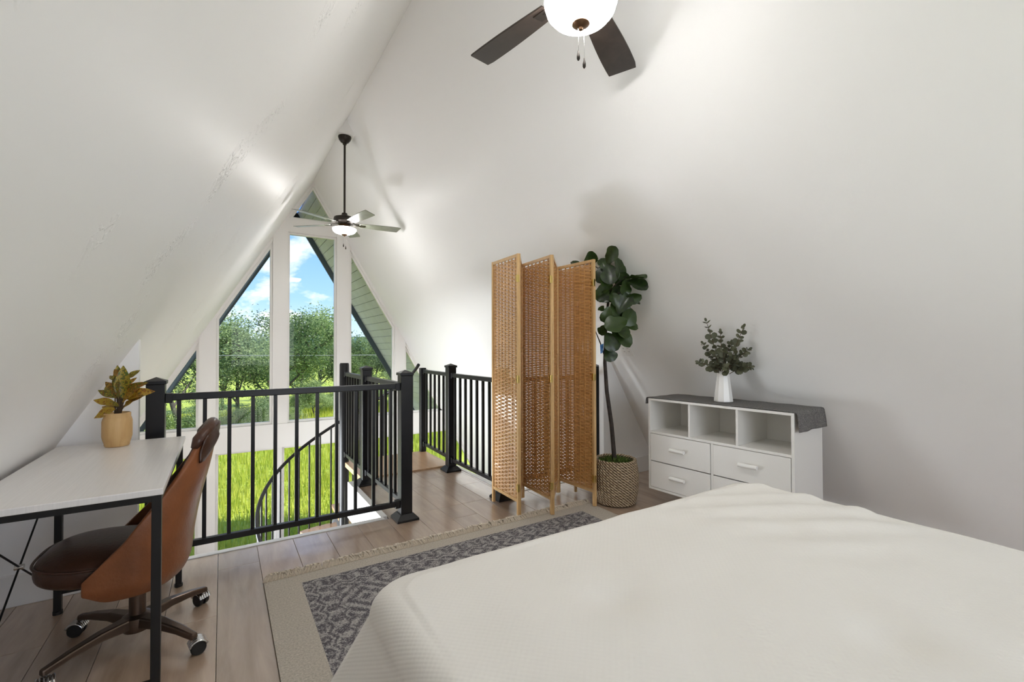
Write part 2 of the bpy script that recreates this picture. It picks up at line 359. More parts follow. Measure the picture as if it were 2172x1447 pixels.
# grey woven runner
m, nt, b = new_mat('grey_woven_runner'); b.inputs['Roughness'].default_value = .9
t = nt.nodes.new('ShaderNodeTexCoord')
ns = N(nt, 'ShaderNodeTexNoise', i_Scale=260.0, i_Detail=2.0); L(nt, t.outputs['Object'], ns.inputs['Vector'])
s = nt.nodes.new('ShaderNodeSeparateXYZ'); L(nt, t.outputs['Object'], s.inputs[0])
wvv = mth('MULTIPLY', mth('SINE', mth('MULTIPLY', mth('ADD', s.outputs['Y'], s.outputs['Z']), 700.0)), mth('SINE', mth('MULTIPLY', s.outputs['X'], 700.0)))
rr_ = ramp(nt, mth('ADD', mth('MULTIPLY', wvv, .18), ns.outputs['Fac']), [(.36, (.045, .043, .044)), (.66, (.30, .285, .27))]); L(nt, rr_.outputs[0], b.inputs['Base Color'])
bp = N(nt, 'ShaderNodeBump', i_Strength=.6, i_Distance=.003); L(nt, wvv, bp.inputs['Height']); L(nt, bp.outputs[0], b.inputs['Normal']); M['runner'] = m

# ------------------------------------------------------------------ the A-frame shell
XR, ZR, K = 1.22, 3.84, 1.68            # ridge position and slope
def sx_(z, side): return XR + side*(ZR-z)/K
def sz_(x): return ZR - K*abs(x-XR)
YB, YW, YO = -2.2, 7.87, 9.90          # back gable, window gable, roof edge
ZL = -2.60                              # lower floor
def slope_quad(side, y0, y1, z0, z1, off0, off1):
    """slab parallel to the slope, between perpendicular offsets off0..off1 (outwards)"""
    nx, nz = side*K/math.hypot(1, K), 1/math.hypot(1, K)
    p = lambda z, o: (sx_(z, side)+nx*o, z+nz*o)
    return [p(z1, off0), p(z0, off0), p(z0, off1), p(z1, off1)]
SW0, SW1, SZ0, SZ1 = 3.25, 6.25, -1.7, .48     # invented opening in the left slope, admits the added side light
for nm, side in (('wall_left', -1), ('wall_right', 1)):
    mb = MB(); poly = slope_quad(side, 0, 0, ZL-.2, ZR, 0, .22)
    if side > 0: mb.prism(poly, 'y', YB-.2, YW+.16)
    else:
        mb.prism(poly, 'y', YB-.2, SW0); mb.prism(poly, 'y', SW1, YW+.16)
        mb.prism(slope_quad(side, 0, 0, ZL-.2, SZ0, 0, .22), 'y', SW0, SW1); mb.prism(slope_quad(side, 0, 0, SZ1, ZR, 0, .22), 'y', SW0, SW1)
    o = struct(mb.build(nm, M['wall_l' if side < 0 else 'wall']), 'white drywall slope of the A-frame on the %s' % ('left' if side < 0 else 'right'))
# triangular returns at the loft edge, with baseboards
FY0, FY1 = 2.93, 2.985
xl, xr = -.354, 2.808
mb = MB(); mb.prism([(sx_(0, -1)+.0, 0), (xl, 0), (xl, sz_(xl)), (sx_(0, -1), 0.0)][:3], 'y', FY0, FY1)
struct(mb.build('wall_left_return', M['wall']), 'low triangular return wall behind the desk')
mb = MB(); mb.prism([(xr, 0), (sx_(0, 1), 0), (xr, sz_(xr))], 'y', FY0, FY1)
struct(mb.build('wall_right_return', M['wall']), 'low triangular return wall behind the fig tree')
bh = .14
struct(MB().prism([(sx_(0, -1), 0), (xl, 0), (xl, bh), (sx_(bh, -1), bh)], 'y', FY0-.016, FY0).build('baseboard_left', M['trimw'], bevel=.003), 'white baseboard on the left return wall')
struct(MB().prism([(xr, 0), (sx_(0, 1), 0), (sx_(bh, 1), bh), (xr, bh)], 'y', FY0-.016, FY0).build('baseboard_right', M['trimw'], bevel=.003), 'white baseboard on the right return wall')

# loft floor: slab, planks, white nosing
FE = 3.045; WX0, WX1, WY1 = .955, 1.90, 4.06
slab = MB().box(-1.1, 3.55, YB, FE+.04, -.30, -.014); slab.box(WX0-.03, WX1+.03, FE+.04, WY1, -.30, -.014)
floor = struct(slab.build('floor', M['trimw']), 'loft floor of brown laminate planks')
def plank(x0, x1, y0, y1):
    me = MB().box(-(x1-x0)/2+.0009, (x1-x0)/2-.0009, -(y1-y0)/2+.0009, (y1-y0)/2-.0009, -.012, 0)
    o = me.build('plank', M['floorw'], floor, bevel=.0012, loc=((x0+x1)/2, (y0+y1)/2, 0)); return o
PW, PLEN = .189, 1.22
k0 = int(math.floor((-1.1+.014)/PW))
for k in range(k0, 25):
    x0 = -.014+PW*k; x1 = x0+PW
    x0c, x1c = max(x0, sx_(0, -1)), min(x1, sx_(0, 1))
    if x1c-x0c < .02: continue
    j = 2.82 if k == 0 else 2.82-((k*.43) % 1.0)*PLEN + (PLEN if False else 0)
    if k == -1: j = 2.35
    cuts = [FE]; y = j
    while y > FE-.12: y -= PLEN
    while y > -1.0: cuts.append(y); y -= PLEN
    cuts.append(-1.9)
    for a, bb in zip(cuts[1:], cuts[:-1]): plank(x0c, x1c, a, bb)
    xa, xb = max(x0, WX0), min(x1, WX1)
    if xb-xa > .02:
        yc = FE+.25+((k*.37) % 1)*.5
        plank(xa, xb, FE, yc); plank(xa, xb, yc, WY1)
def trim(i, x0, x1, y0, y1, z0=-.30, z1=.004): return struct(MB().box(x0, x1, y0, y1, z0, z1).build('trim_%d' % i, M['trimw'], bevel=.002))
trim(1, -1.05, WX0-.03, FE+.001, FE+.045); trim(2, WX1+.03, 3.5, FE+.001, FE+.045)
trim(3, WX0-.045, WX0-.001, FE+.046, WY1); trim(4, WX1+.001, WX1+.045, FE+.046, WY1)

# lower floor
struct(MB().box(-2.8, 5.2, YB-.2, YW+.16, ZL-.15, ZL).build('floor_lower', M['lowfl']), 'lower storey wooden floor')

# back gable; its window and lower doors are invented to admit fill light
mb = MB(); wx0, wx1, wz0, wz1 = .22, 2.22, .35, 2.10
dx0, dx1, dz0, dz1 = -.5, 2.94, ZL+.05, -.55
def gable(mb, x0, x1, z0, z1, y0, y1):
    """part of the gable between x0..x1, z0..min(z1, slope)"""
    xs = sorted({x0, x1, *[x for x in (XR, sx_(z1, -1), sx_(z1, 1), sx_(z0, -1), sx_(z0, 1)) if x0 < x < x1]})
    up = [(x, max(z0, min(z1, sz_(x)))) for x in xs]
    lo = [(x, z0) for x in xs if sz_(x) >= z0-1e-6]
    poly = [lo[0]] + ([lo[-1]] if lo[-1][0] > lo[0][0] else []) + [p for p in reversed(up)]
    q = []
    for p in poly:
        if not q or (abs(p[0]-q[-1][0])+abs(p[1]-q[-1][1])) > 1e-5: q.append(p)
    if abs(q[0][0]-q[-1][0])+abs(q[0][1]-q[-1][1]) < 1e-5: q.pop()
    if len(q) > 2: mb.prism(q, 'y', y0, y1)
gable(mb, sx_(ZL, -1), dx0, ZL, 9, YB-.15, YB); gable(mb, dx1, sx_(ZL, 1), ZL, 9, YB-.15, YB)
gable(mb, dx0, dx1, ZL, dz0, YB-.15, YB); gable(mb, dx0, dx1, dz1, wz0, YB-.15, YB)
gable(mb, dx0, wx0, wz0, 9, YB-.15, YB); gable(mb, wx1, dx1, wz0, 9, YB-.15, YB); gable(mb, wx0, wx1, wz1, 9, YB-.15, YB)
struct(mb.build('wall_back', M['wall']), 'white gable wall behind the viewer')
def inset(poly, w):
    """inset a convex polygon (counter-clockwise or clockwise) by w"""
    n = len(poly); A = sum(poly[i][0]*poly[(i+1) % n][1]-poly[(i+1) % n][0]*poly[i][1] for i in range(n)); sg = 1 if A > 0 else -1
    ln = []
    for i in range(n):
        a, b2 = Vector(poly[i]), Vector(poly[(i+1) % n]); d = (b2-a).normalized(); nn = Vector((-d.y, d.x))*sg
        ln.append((a+nn*w, d))
    out_ = []
    for i in range(n):
        p, d = ln[i-1]; q, e = ln[i]; den = d.x*e.y-d.y*e.x
        t_ = ((q.x-p.x)*e.y-(q.y-p.y)*e.x)/den; out_.append(tuple(p+d*t_))
    return out_
wcount = [0]
def window(poly, y, label, fw=.035, depth=.07):
    wcount[0] += 1
    inn = inset(poly, fw); n = len(poly); mb = MB()
    vs_ = [(p[0], y, p[1]) for p in poly]+[(p[0], y, p[1]) for p in inn]+[(p[0], y+depth, p[1]) for p in poly]+[(p[0], y+depth, p[1]) for p in inn]
    fs = []
    for i in range(n):
        j = (i+1) % n
        fs += [(i, j, n+j, n+i), (2*n+i, 3*n+i, 3*n+j, 2*n+j), (n+i, n+j, 3*n+j, 3*n+i), (i, 2*n+i, 2*n+j, j)]
    mb.add(vs_, fs); f = struct(mb.build('window_%d' % wcount[0], M['trimw'], bevel=.004), label)
    MB().prism(inn, 'y', y+depth*.45, y+depth*.45+.006).build('pane', M['glass'], f)
    return f
window([(wx0, wz0), (wx1, wz0), (wx1, wz1), (wx0, wz1)], YB-.12, 'invented window in the gable behind the viewer, admitting fill light')
window([(dx0, dz0), (XR, dz0), (XR, dz1), (dx0, dz1)], YB-.12, 'invented lower glazed door admitting fill light behind the viewer, nearer the desk side'); window([(XR, dz0), (dx1, dz0), (dx1, dz1), (XR, dz1)], YB-.12, 'invented lower glazed door admitting fill light behind the viewer, nearer the dresser side')

# frame and panes of the invented side window, for the added void light
def lsl(y, z, o):
    return (sx_(z, -1)-K/math.hypot(1, K)*o, y, z+o/math.hypot(1, K))
wcount[0] += 1
mb = MB()
for ya, yb, za, zb_ in ((SW0, SW0+.06, SZ0, SZ1), (SW1-.06, SW1, SZ0, SZ1), (SW0+.06, SW1-.06, SZ0, SZ0+.06), (SW0+.06, SW1-.06, SZ1-.06, SZ1), (4.72, 4.78, SZ0+.06, SZ1-.06)):
    mb.add([lsl(y, z, o) for o in (.06, .13) for y, z in ((ya, za), (yb, za), (yb, zb_), (ya, zb_))], [(0,3,2,1),(4,5,6,7),(0,1,5,4),(1,2,6,5),(2,3,7,6),(3,0,4,7)])
sw_ = struct(mb.build('window_%d' % wcount[0], M['trimw']), 'invented low side window admitting fill light to the void, left of the stairs')
for ya, yb in ((SW0+.06, 4.72), (4.78, SW1-.06)):
    MB().add([lsl(y, z, o) for o in (.09, .096) for y, z in ((ya, SZ0+.06), (yb, SZ0+.06), (yb, SZ1-.06), (ya, SZ1-.06))], [(0,3,2,1),(4,5,6,7),(0,1,5,4),(1,2,6,5),(2,3,7,6),(3,0,4,7)]).build('pane', M['glass'], sw_)

# window gable
P1, P2, Q1, Q2 = (-.288, -.079), (.648, .857), (1.585, 1.794), (2.564, 2.752)
ZS0, ZS1, ZT0, ZT1 = -.376, -.015, 2.978, 3.198
mb = MB(); y0, y1 = YW, YW+.15
for a, bb in (P1, Q2): gable(mb, a, bb, ZL, 9, y0, y1)
for a, bb in (P2, Q1): gable(mb, a, bb, ZS0+.05, 9, y0, y1)
gable(mb, 1.0, 1.44, ZR-.085, 9, y0+.012, y1)
gable(mb, P2[1]-.01, Q1[0]+.01, ZT0, ZT1, y0+.008, y1-.005)
gable(mb, sx_(ZS0, -1), sx_(ZS0, 1), ZS0, ZS1, y0-.03, y1)
gable(mb, sx_(ZL, -1), sx_(ZL, 1), ZL, ZL+.12, y0, y1)
for x in (.7515, 1.69): mb.box(x-.034, x+.034, y0+.02, y1-.02, ZL, ZS0)
for side in (-1, 1):
    mb.prism(slope_quad(side, 0, 0, ZL, ZR+.02, -.035, .02), 'y', y0+.022, y1-.01)
struct(mb.build('wall_front', M['trimw']), 'white framed glass gable wall')
def clip_poly(x0, x1, z0, z1, drop):
    zz = lambda x: min(z1, sz_(x)-drop)
    xs = [x0, x1]
    if x0 < XR < x1: xs.append(XR)
    for s_ in (-1, 1):
        xq = sx_(z1+drop, s_)
        if x0 < xq < x1: xs.append(xq)
        xq = sx_(z0+drop, s_)
        if x0 < xq < x1: xs.append(xq)
    xs = sorted(xs); top = [(x, zz(x)) for x in xs if zz(x) >= z0-1e-6]
    poly = [(top[0][0], z0), (top[-1][0], z0)]+list(reversed(top)); q = []
    for p in poly:
        if not q or (abs(p[0]-q[-1][0])+abs(p[1]-q[-1][1])) > 1e-4: q.append(p)
    if abs(q[0][0]-q[-1][0])+abs(q[0][1]-q[-1][1]) < 1e-4: q.pop()
    # drop collinear points
    r = []
    for i in range(len(q)):
        a, b2, c = Vector(q[i-1]), Vector(q[i]), Vector(q[(i+1) % len(q)])
        if abs((b2-a).normalized().cross((c-b2).normalized())) > 1e-4: r.append(q[i])
    return r
DR = .035*math.hypot(1, K)*1.0
yp = YW+.045
window(clip_poly(P2[1], Q1[0], ZT1, 9, DR), yp, 'small triangular window at the peak of the gable', .03)
window(clip_poly(P2[1], Q1[0], ZS1, ZT0, DR), yp, 'tall rectangular window in the middle of the gable', .03)
window(clip_poly(P1[1], P2[0], ZS1, 9, DR), yp, 'tall slanted window left of the middle window', .035)
window(clip_poly(Q1[1], Q2[0], ZS1, 9, DR), yp, 'tall slanted window right of the middle window', .035)
window(clip_poly(sx_(ZS1+DR, -1)+.001, P1[0], ZS1, 9, DR), yp, 'small triangular window at the left foot of the gable', .03)
window(clip_poly(Q2[1], sx_(ZS1+DR, 1)-.001, ZS1, 9, DR), yp, 'small triangular window at the right foot of the gable', .03)
zb, zt = ZL+.12, ZS0
lowx = [P1[1], .7175, .7855, 1.656, 1.724, Q2[0]]
window([(lowx[0], zb), (lowx[1], zb), (lowx[1], zt), (lowx[0], zt)], yp, 'lower window below the left slanted window', .035)
window([(lowx[2], zb), (lowx[3], zb), (lowx[3], zt), (lowx[2], zt)], yp, 'lower window below the middle window', .035)
window([(lowx[4], zb), (lowx[5], zb), (lowx[5], zt), (lowx[4], zt)], yp, 'lower window below the right slanted window', .035)
window(clip_poly(sx_(zb+DR, -1)+.3, P1[0], zb, zt, DR), yp, 'lower corner window on the left', .035)
window(clip_poly(Q2[1], sx_(zb+DR, 1)-.3, zb, zt, DR), yp, 'lower corner window on the right', .035)

# roof overhang outside: soffit boards and slate fascia, one thing per side
for side, lb in ((-1, 'left'), (1, 'right')):
    t_ = thing('roof_overhang', '%s roof overhang outside the gable with grey soffit boards' % lb, 'roof', (XR, YW+.16, ZR))
    t_['kind'] = 'structure'
    del t_['category']
    nb, bw = 34, .15; ux, uz = side/math.hypot(1, K), -K/math.hypot(1, K); nx, nz = side*K/math.hypot(1, K), 1/math.hypot(1, K)
    for i in range(nb):
        a0, a1 = .03+i*bw, .03+(i+1)*bw-.008
        pts = [(ux*a+nx*o, uz*a+nz*o) for a, o in ((a0, .02), (a1, .02), (a1, .045), (a0, .045))]
        MB().prism(pts, 'y', 0, YO-YW-.16).build('soffit_board', M['soffit'], t_)
    ln = nb*bw
    pts = [(ux*a+nx*o, uz*a+nz*o) for a, o in ((0, .046), (ln, .046), (ln, .2), (0, .2))]
    MB().prism(pts, 'y', 0, YO-YW-.16).build('roof_deck', M['fascia'], t_)
    pts = [(ux*a+nx*o, uz*a+nz*o) for a, o in ((0, -.075), (ln, -.075), (ln, .2), (0, .2))]
    MB().prism(pts, 'y', YO-YW-.16, YO-YW-.11).build('fascia_board', M['fascia'], t_)

# ------------------------------------------------------------------ bed
BX0, BX1, BY0, BY1, BZ = .285, 1.865, -.95, 1.13, .612
bed = thing('bed', 'low bed under the white comforter', 'bed', ((BX0+BX1)/2, (BY0+BY1)/2, 0))
hw, hl = (BX1-BX0)/2, (BY1-BY0)/2
MB().box(-hw+.06, hw-.06, -hl+.06, hl-.06, .30, BZ-.06).build('mattress', M['mattress'], bed, bevel=.05)
MB().box(-hw+.08, hw-.08, -hl+.08, hl-.08, .16, .299).build('bed_base', M['blackd'], bed, bevel=.01)
for a in (-1, 1):
    for c in (-1, 1):
        MB().box(a*(hw-.13)-.025, a*(hw-.13)+.025, c*(hl-.13)-.025, c*(hl-.13)+.025, .012, .16).build('leg', M['blackd'], bed)
def rrect(a, hw, hl, rc):
    """point on a rounded rectangle, a in 0..1 round it by arc length"""
    segs = [2*(hl-rc), math.pi/2*rc, 2*(hw-rc), math.pi/2*rc]*2; tot = sum(segs); d = a*tot
    pos = [(hw, -(hl-rc)), None, (hw-rc, hl), None, (-hw, hl-rc), None, (-(hw-rc), -hl), None]
    dirs = [(0, 1), None, (-1, 0), None, (0, -1), None, (1, 0), None]
    cs = [None, (hw-rc, hl-rc, 0), None, (-(hw-rc), hl-rc, 90), None, (-(hw-rc), -(hl-rc), 180), None, (hw-rc, -(hl-rc), 270)]
    for i in range(8):
        if d <= segs[i] or i == 7:
            if pos[i]: return (pos[i][0]+dirs[i][0]*d, pos[i][1]+dirs[i][1]*d), (dirs[i][1], -dirs[i][0])
            cx_, cy_, a0 = cs[i]; t_ = R_(a0)+d/rc; return (cx_+rc*math.cos(t_), cy_+rc*math.sin(t_)), (math.cos(t_), math.sin(t_))
        d -= segs[i]
def comforter_pt(u, w):
    (px, py), (nx, ny) = rrect(u, hw, hl, .08)
    corner = (abs(px)/hw)**10*(abs(py)/hl)**10
    if w <= .55:
        q = w/.55; s_ = 1-(1-q)**1.25; x, y = px*s_*.93, py*s_*.93
        z = BZ + .012*mnoise.noise(Vector((x*2.2, y*2.2, 1)))+.006*mnoise.noise(Vector((x*7, y*5, 4)))
        z -= .012*smoothstep(.7, 1, s_)
        for tx, ty in ((-.36, .62), (.35, .62), (-.02, .25), (.5, .05)):          # tufted dimples
            z -= .016*math.exp(-((x-tx)**2+(y-ty)**2)/.0028)
        if x > .1 and y > .3: z += .008*math.sin(x*24+y*38)*smoothstep(.1, .4, x)*smoothstep(.3, .6, y)
        return (x, y, z)
    q = (w-.55)/.45
    if q < .35:
        a = q/.35*math.pi/2; e = .07
        x = px*.93+(px*.07)*math.sin(a)*.0; x = px-nx*e*(1-math.sin(a)) if False else px*(.93+.07*math.sin(a)); y = py*(.93+.07*math.sin(a)); z = BZ-.012-.075*(1-math.cos(a)) + .006*mnoise.noise(Vector((x*7, y*5, 4)))*(1-q/.35)
        return (x, y, z)
    r = (q-.35)/.65
    fold = .014*math.sin(u*150)+.022*mnoise.noise(Vector((px*4, py*4, 2)))
    fl = (.05*r+.36*corner*r)+(fold+.01)*r
    z = BZ-.087-(BZ-.087-.09)*r
    return (px+nx*fl, py+ny*fl, z + .02*r*mnoise.noise(Vector((px*3, py*3, 9))))
mb = MB(); mb.grid(320, 90, comforter_pt, wrap_u=True)
co = mb.build('comforter', M['waffle'], None, smooth=80, loc=bed.location); tag(co, 'white waffle-weave comforter draped over the bed', 'comforter')

# ------------------------------------------------------------------ rug with tassels
rug = thing('area_rug', 'cream and charcoal patterned area rug with fringe, under the bed', 'rug', (.175, 2.53, 0))
ro = MB().box(0, RUGW, 0, RUGL, .0, .010).build('rug_field', M['rug'], rug); ro.rotation_euler = (R_(180), 0, 0); ro.location = (0, 0, .010)
tm = []
for q in range(5):
    mb = MB(); r2 = random.Random(q)
    for s_ in range(4):
        x0 = -.008+.0053*s_; dxx = r2.uniform(-.016, .016)
        mb.tube([(x0, -.008, .009), (x0+dxx*.3, .02, .016+r2.uniform(0, .012)), (x0+dxx*1.2, .05, .010+r2.uniform(0, .014)), (x0+dxx*1.3, .072+r2.uniform(0, .022), .0045)], [.0042, .0058, .0052, .003], 5)
    tm.append(mb.mesh('tassel', 60))
nT = 118
for i in range(nT):
    o = mobj('tassel', tm[i % 5], M['tassel'], rug, loc=((i+.5)*RUGW/nT+rnd.uniform(-.003, .003), 0, 0)); o.rotation_euler = (0, 0, rnd.uniform(-.5, .5))

# ------------------------------------------------------------------ railings
RY = 2.99
def newel(x, y, label, z=0):
    t_ = thing('newel_post', label, 'post', (x, y, z), 0, 'black railing posts')
    h = .039
    MB().box(-h, h, -h, h, .002, .965).build('shaft', M['black'], t_, bevel=.003)
    c = MB(); c.box(-h-.007, h+.007, -h-.007, h+.007, .965, .982)
    c.add([(-h-.007, -h-.007, .982), (h+.007, -h-.007, .982), (h+.007, h+.007, .982), (-h-.007, h+.007, .982), (0, 0, 1.002)], [(0, 1, 4), (1, 2, 4), (2, 3, 4), (3, 0, 4)])
    c.build('cap', M['black'], t_, bevel=.002)
    b_ = .074; d = MB(); d.box(-b_, b_, -b_, b_, .001, .014)
    e = .045
    d.add([(-b_, -b_, .014), (b_, -b_, .014), (b_, b_, .014), (-b_, b_, .014), (-e, -e, .045), (e, -e, .045), (e, e, .045), (-e, e, .045)], [(4, 5, 6, 7), (0, 1, 5, 4), (1, 2, 6, 5), (2, 3, 7, 6), (3, 0, 4, 7)])
    d.build('base_skirt', M['black'], t_)
    return t_
newel(-.29, RY, 'black newel post beside the potted croton and desk')
newel(1.042, RY, 'black newel post at the corner of the stair opening, nearest the rug')
newel(1.03, 3.93, 'black newel post halfway along the walkway, on the stair-pole side')
newel(1.812, 3.925, 'tall black newel post at the walkway edge left of the folding screen')
newel(1.812, RY, 'black newel post hidden behind the folding screen, base peeking out')
newel(2.822, 3.05, 'black newel post beside the fig tree trunk')
bal_me = MB().box(-.0095, .0095, -.0095, .0095, .108, .878).mesh('baluster')
def railing(a, b_, n, label, z=0):
    a, b_ = Vector((*a, 0)), Vector((*b_, 0)); d = b_-a; Ln = d.length
    t_ = thing('railing_section', label, 'railing', (a.x, a.y, z), math.atan2(d.y, d.x), 'black railing sections')
    MB().box(0, Ln, -.019, .019, .876, .912).build('top_rail', M['black'], t_, bevel=.004)
    MB().box(0, Ln, -.015, .015, .092, .124).build('bottom_rail', M['black'], t_, bevel=.003)
    for q in (0, 1):
        for zz in (.865, .083):
            MB().box(0 if q == 0 else Ln-.03, .03 if q == 0 else Ln, -.023, .023, zz, zz+.05).build('rail_bracket', M['black'], t_, bevel=.002)
    for i in range(n):
        mobj('baluster', bal_me, M['black'], t_, loc=((i+.5)*Ln/n if n > 1 else Ln/2, 0, 0))
    return t_
railing((-.25, RY), (1.002, RY), 11, 'long front railing between the desk and the stair opening corner')
railing((1.042, RY+.04), (1.03, 3.89), 8, 'railing along the stair side of the walkway')
railing((1.03, 3.97), (1.03, 4.66), 7, 'railing from the walkway post to the stair pole')
railing((1.812, RY+.04), (1.812, 3.885), 8, 'railing on the right of the walkway, half behind the screen')
railing((1.83, 3.965), (1.86, 4.70), 6, 'railing along the right of the stair landing')
railing((1.852, RY+.02), (2.782, 3.045), 8, 'railing behind the folding screen and fig tree')

# ------------------------------------------------------------------ spiral staircase
SC = Vector((1.03, 4.75)); SR = .76
st = thing('spiral_staircase', 'black spiral staircase with centre pole and curved handrail', 'staircase', (SC.x, SC.y, ZL))
dz = -ZL
MB().lathe([(.046, 0), (.046, dz+.985), (.04, dz+1.0), (0, dz+1.0)], 24).build('centre_pole', M['black'], st, smooth=40)
MB().box(0, .86, -.69, .03, dz-.03, dz+.016).build('landing_board', M['landing'], st, bevel=.004)
MB().box(.80, .86, -.02, .04, dz+.016, dz+.93).build('landing_post', M['black'], st, bevel=.003)
RISE, STEP = .2106, 27.0
for i in range(12):
    a0, a1 = R_(3+STEP*i), R_(3+STEP*(i+1)+4); z = dz-RISE*(i+1)
    if z < .05: break
    am = (a0+a1)/2
    poly = [(.05*math.cos(a0), .05*math.sin(a0))]+[(SR*math.cos(a0+(a1-a0)*q/4), SR*math.sin(a0+(a1-a0)*q/4)) for q in range(5)]+[(.05*math.cos(a1), .05*math.sin(a1))]
    tr_ = MB().prism(poly, 'z', z-.035, z).build('tread', M['landing'], st)
    MB().beam((.03*math.cos(am), .03*math.sin(am), z-.05), (SR*.97*math.cos(am), SR*.97*math.sin(am), z-.045), .03, .028).build('tread_bracket', M['black'], tr_)
hz = lambda a: dz+.935-.0078*a
pts = [((SR)*math.cos(R_(a)), (SR)*math.sin(R_(a)), hz(a)) for a in range(-4, 331, 4)]
MB().tube(pts, .017, 10).build('handrail', M['black'], st, smooth=60)
a = 7.5
while a < 325:
    i = int((a-3)//STEP); zt_ = dz-RISE*(i+1)
    if zt_ < .05: break
    x, y = (SR-.01)*math.cos(R_(a)), (SR-.01)*math.sin(R_(a))
    MB().tube([(x, y, zt_-.03), (x, y, hz(a))], .0095, 8).build('baluster', M['black'], st, smooth=60)
    a += 9

# ------------------------------------------------------------------ folding screen
def screen_weave(w, h):
    """horizontal bamboo strips woven over upright rods; local x across, z up"""
    mb = MB(); n = int(h/.0128); nr = 7
    xs = [w*(i)/(nr*2) for i in range(nr*2+1)]
    for j in range(n):
        z0 = j*.0128+.0012; z1 = z0+.0110; ph = j % 2
        ya = [(.0045 if ((i+2*ph) // 1) % 4 == 1 else (-.0045 if ((i+2*ph)) % 4 == 3 else 0)) for i in range(len(xs))]
        vs_ = []
        for x, y in zip(xs, ya): vs_ += [(x, y-.0012, z0), (x, y-.0012, z1), (x, y+.0012, z1), (x, y+.0012, z0)]
        fs = []
        for i in range(len(xs)-1):
            for q in range(4): fs.append((i*4+q, i*4+(q+1) % 4, (i+1)*4+(q+1) % 4, (i+1)*4+q))
        mb.add(vs_, fs)
    for i in range(nr):
        x = xs[2*i+1]; mb.box(x-.006, x+.006, -.0028, .0028, 0, h)
    return mb
SCR_H = 1.775
feet = [(1.70, 2.945), (1.685, 2.56), (1.93, 2.90), (1.90, 2.475), (2.235, 2.85), (2.258, 2.44), (2.36, 2.79)]
scr = thing('folding_screen', 'honey-coloured woven bamboo folding screen between the walkway and fig tree', 'screen', (1.69, 2.56, 0))
weave_cache = {}
for i in range(6):
    a, b_ = Vector(feet[i]), Vector(feet[i+1]); d = (b_-a); wd = d.length; dn = d.normalized()
    a2 = a+dn*.004; wd -= .008
    p = bpy.data.objects.new('screen_panel', None); C.objects.link(p); p.parent = scr; p.empty_display_size = .1
    p.location = (a2.x-1.69, a2.y-2.56, .012 if a.y < 2.6 or b_.y < 2.6 else 0); p.rotation_euler = (0, 0, math.atan2(d.y, d.x))
    sw, st_, zb_ = .020, .020, .095
    fb = MB()
    MB().box(0, sw, -st_/2, st_/2, 0, SCR_H).build('stile', M['bamboo'], p, bevel=.002); MB().box(wd-sw, wd, -st_/2, st_/2, 0, SCR_H).build('stile', M['bamboo'], p, bevel=.002)
    MB().box(sw, wd-sw, -st_/2+.002, st_/2-.002, SCR_H-.022, SCR_H).build('top_rail', M['bamboo'], p, bevel=.002); MB().box(sw, wd-sw, -st_/2+.002, st_/2-.002, zb_, zb_+.022).build('bottom_rail', M['bamboo'], p, bevel=.002)
    wv_ = screen_weave(wd-2*sw, SCR_H-.022-zb_-.022).build('woven_strips', M['weave'], p, loc=(sw, 0, zb_+.022)); stuff(wv_)
    if i % 2 == 0:                      # brass hinges on the edge that faces the viewer
        for z in (.17, .90, 1.58):
            h_ = MB(); h_.box(wd-.018, wd-.001, -st_/2-.0025, -st_/2, z, z+.05); h_.tube([(wd+.002, -st_/2-.003, z), (wd+.002, -st_/2-.003, z+.05)], .004, 8)
            h_.box(wd+.0005, wd+.0025, -st_/2-.002, st_/2, z, z+.05)
            h_.build('hinge', M['brass'], p)

# ------------------------------------------------------------------ dresser
dr = thing('dresser', 'white dresser with three open cubbies and four drawers against the sloped wall', 'dresser', (2.6195, 1.7645, 0), math.atan2(.059, .963))
# local x: from the front face towards the wall, local y: along (positive = far end)
DL, DD, DZ0, DZ1 = .965, .375, .14, .785
hl_ = DL/2; th = .016
MB().box(0, DD, -hl_, -hl_+th, DZ0, DZ1-th).build('side_panel', M['white'], dr, bevel=.001); MB().box(0, DD, hl_-th, hl_, DZ0, DZ1-th).build('side_panel', M['white'], dr, bevel=.001)
MB().box(0, DD, -hl_, hl_, DZ1-th, DZ1).build('top_panel', M['white'], dr, bevel=.001)
MB().box(DD-.006, DD, -hl_+th, hl_-th, DZ0, DZ1-th).build('back_panel', M['white'], dr)
ZC = .553
MB().box(0, DD-.006, -hl_+th, hl_-th, ZC-th, ZC).build('shelf', M['white'], dr, bevel=.001); MB().box(0, DD-.006, -hl_+th, hl_-th, DZ0, DZ0+th).build('bottom_panel', M['white'], dr, bevel=.001)
for q in (-1, 1): MB().box(0.004, DD-.006, q*DL/6-.007, q*DL/6+.007, ZC, DZ1-th).build('divider', M['white'], dr, bevel=.001)
MB().box(0.004, DD-.006, -.008, .008, DZ0+th, ZC-th).build('centre_panel', M['white'], dr)
for sy in (-1, 1):
    for k in (0, 1):
        za, zb_ = (DZ0+th+.003, .343-.004) if k == 0 else (.343+.002, ZC-th-.003)
        ya, yb = (.011, hl_-th-.003) if sy > 0 else (-hl_+th+.003, -.011)
        dw = MB().box(-.002, .014, ya, yb, za, zb_).build('drawer', M['white'], dr, bevel=.0015)
        bx = MB().box(.014, DD-.03, ya+.02, yb-.02, za+.01, zb_-.03)
        bx.build('drawer_box', M['white'], dw)
        yc, zc = (ya+yb)/2, (za+zb_)/2+.008; h_ = MB(); h_.tube([(-.024, yc-.055, zc), (-.024, yc+.055, zc)], .0125, 14)
        for e in (-1, 1): h_.tube([(-.002, yc+e*.038, zc), (-.02, yc+e*.038, zc)], .006, 8)
        h_.build('handle', M['handle'], dw, smooth=50)
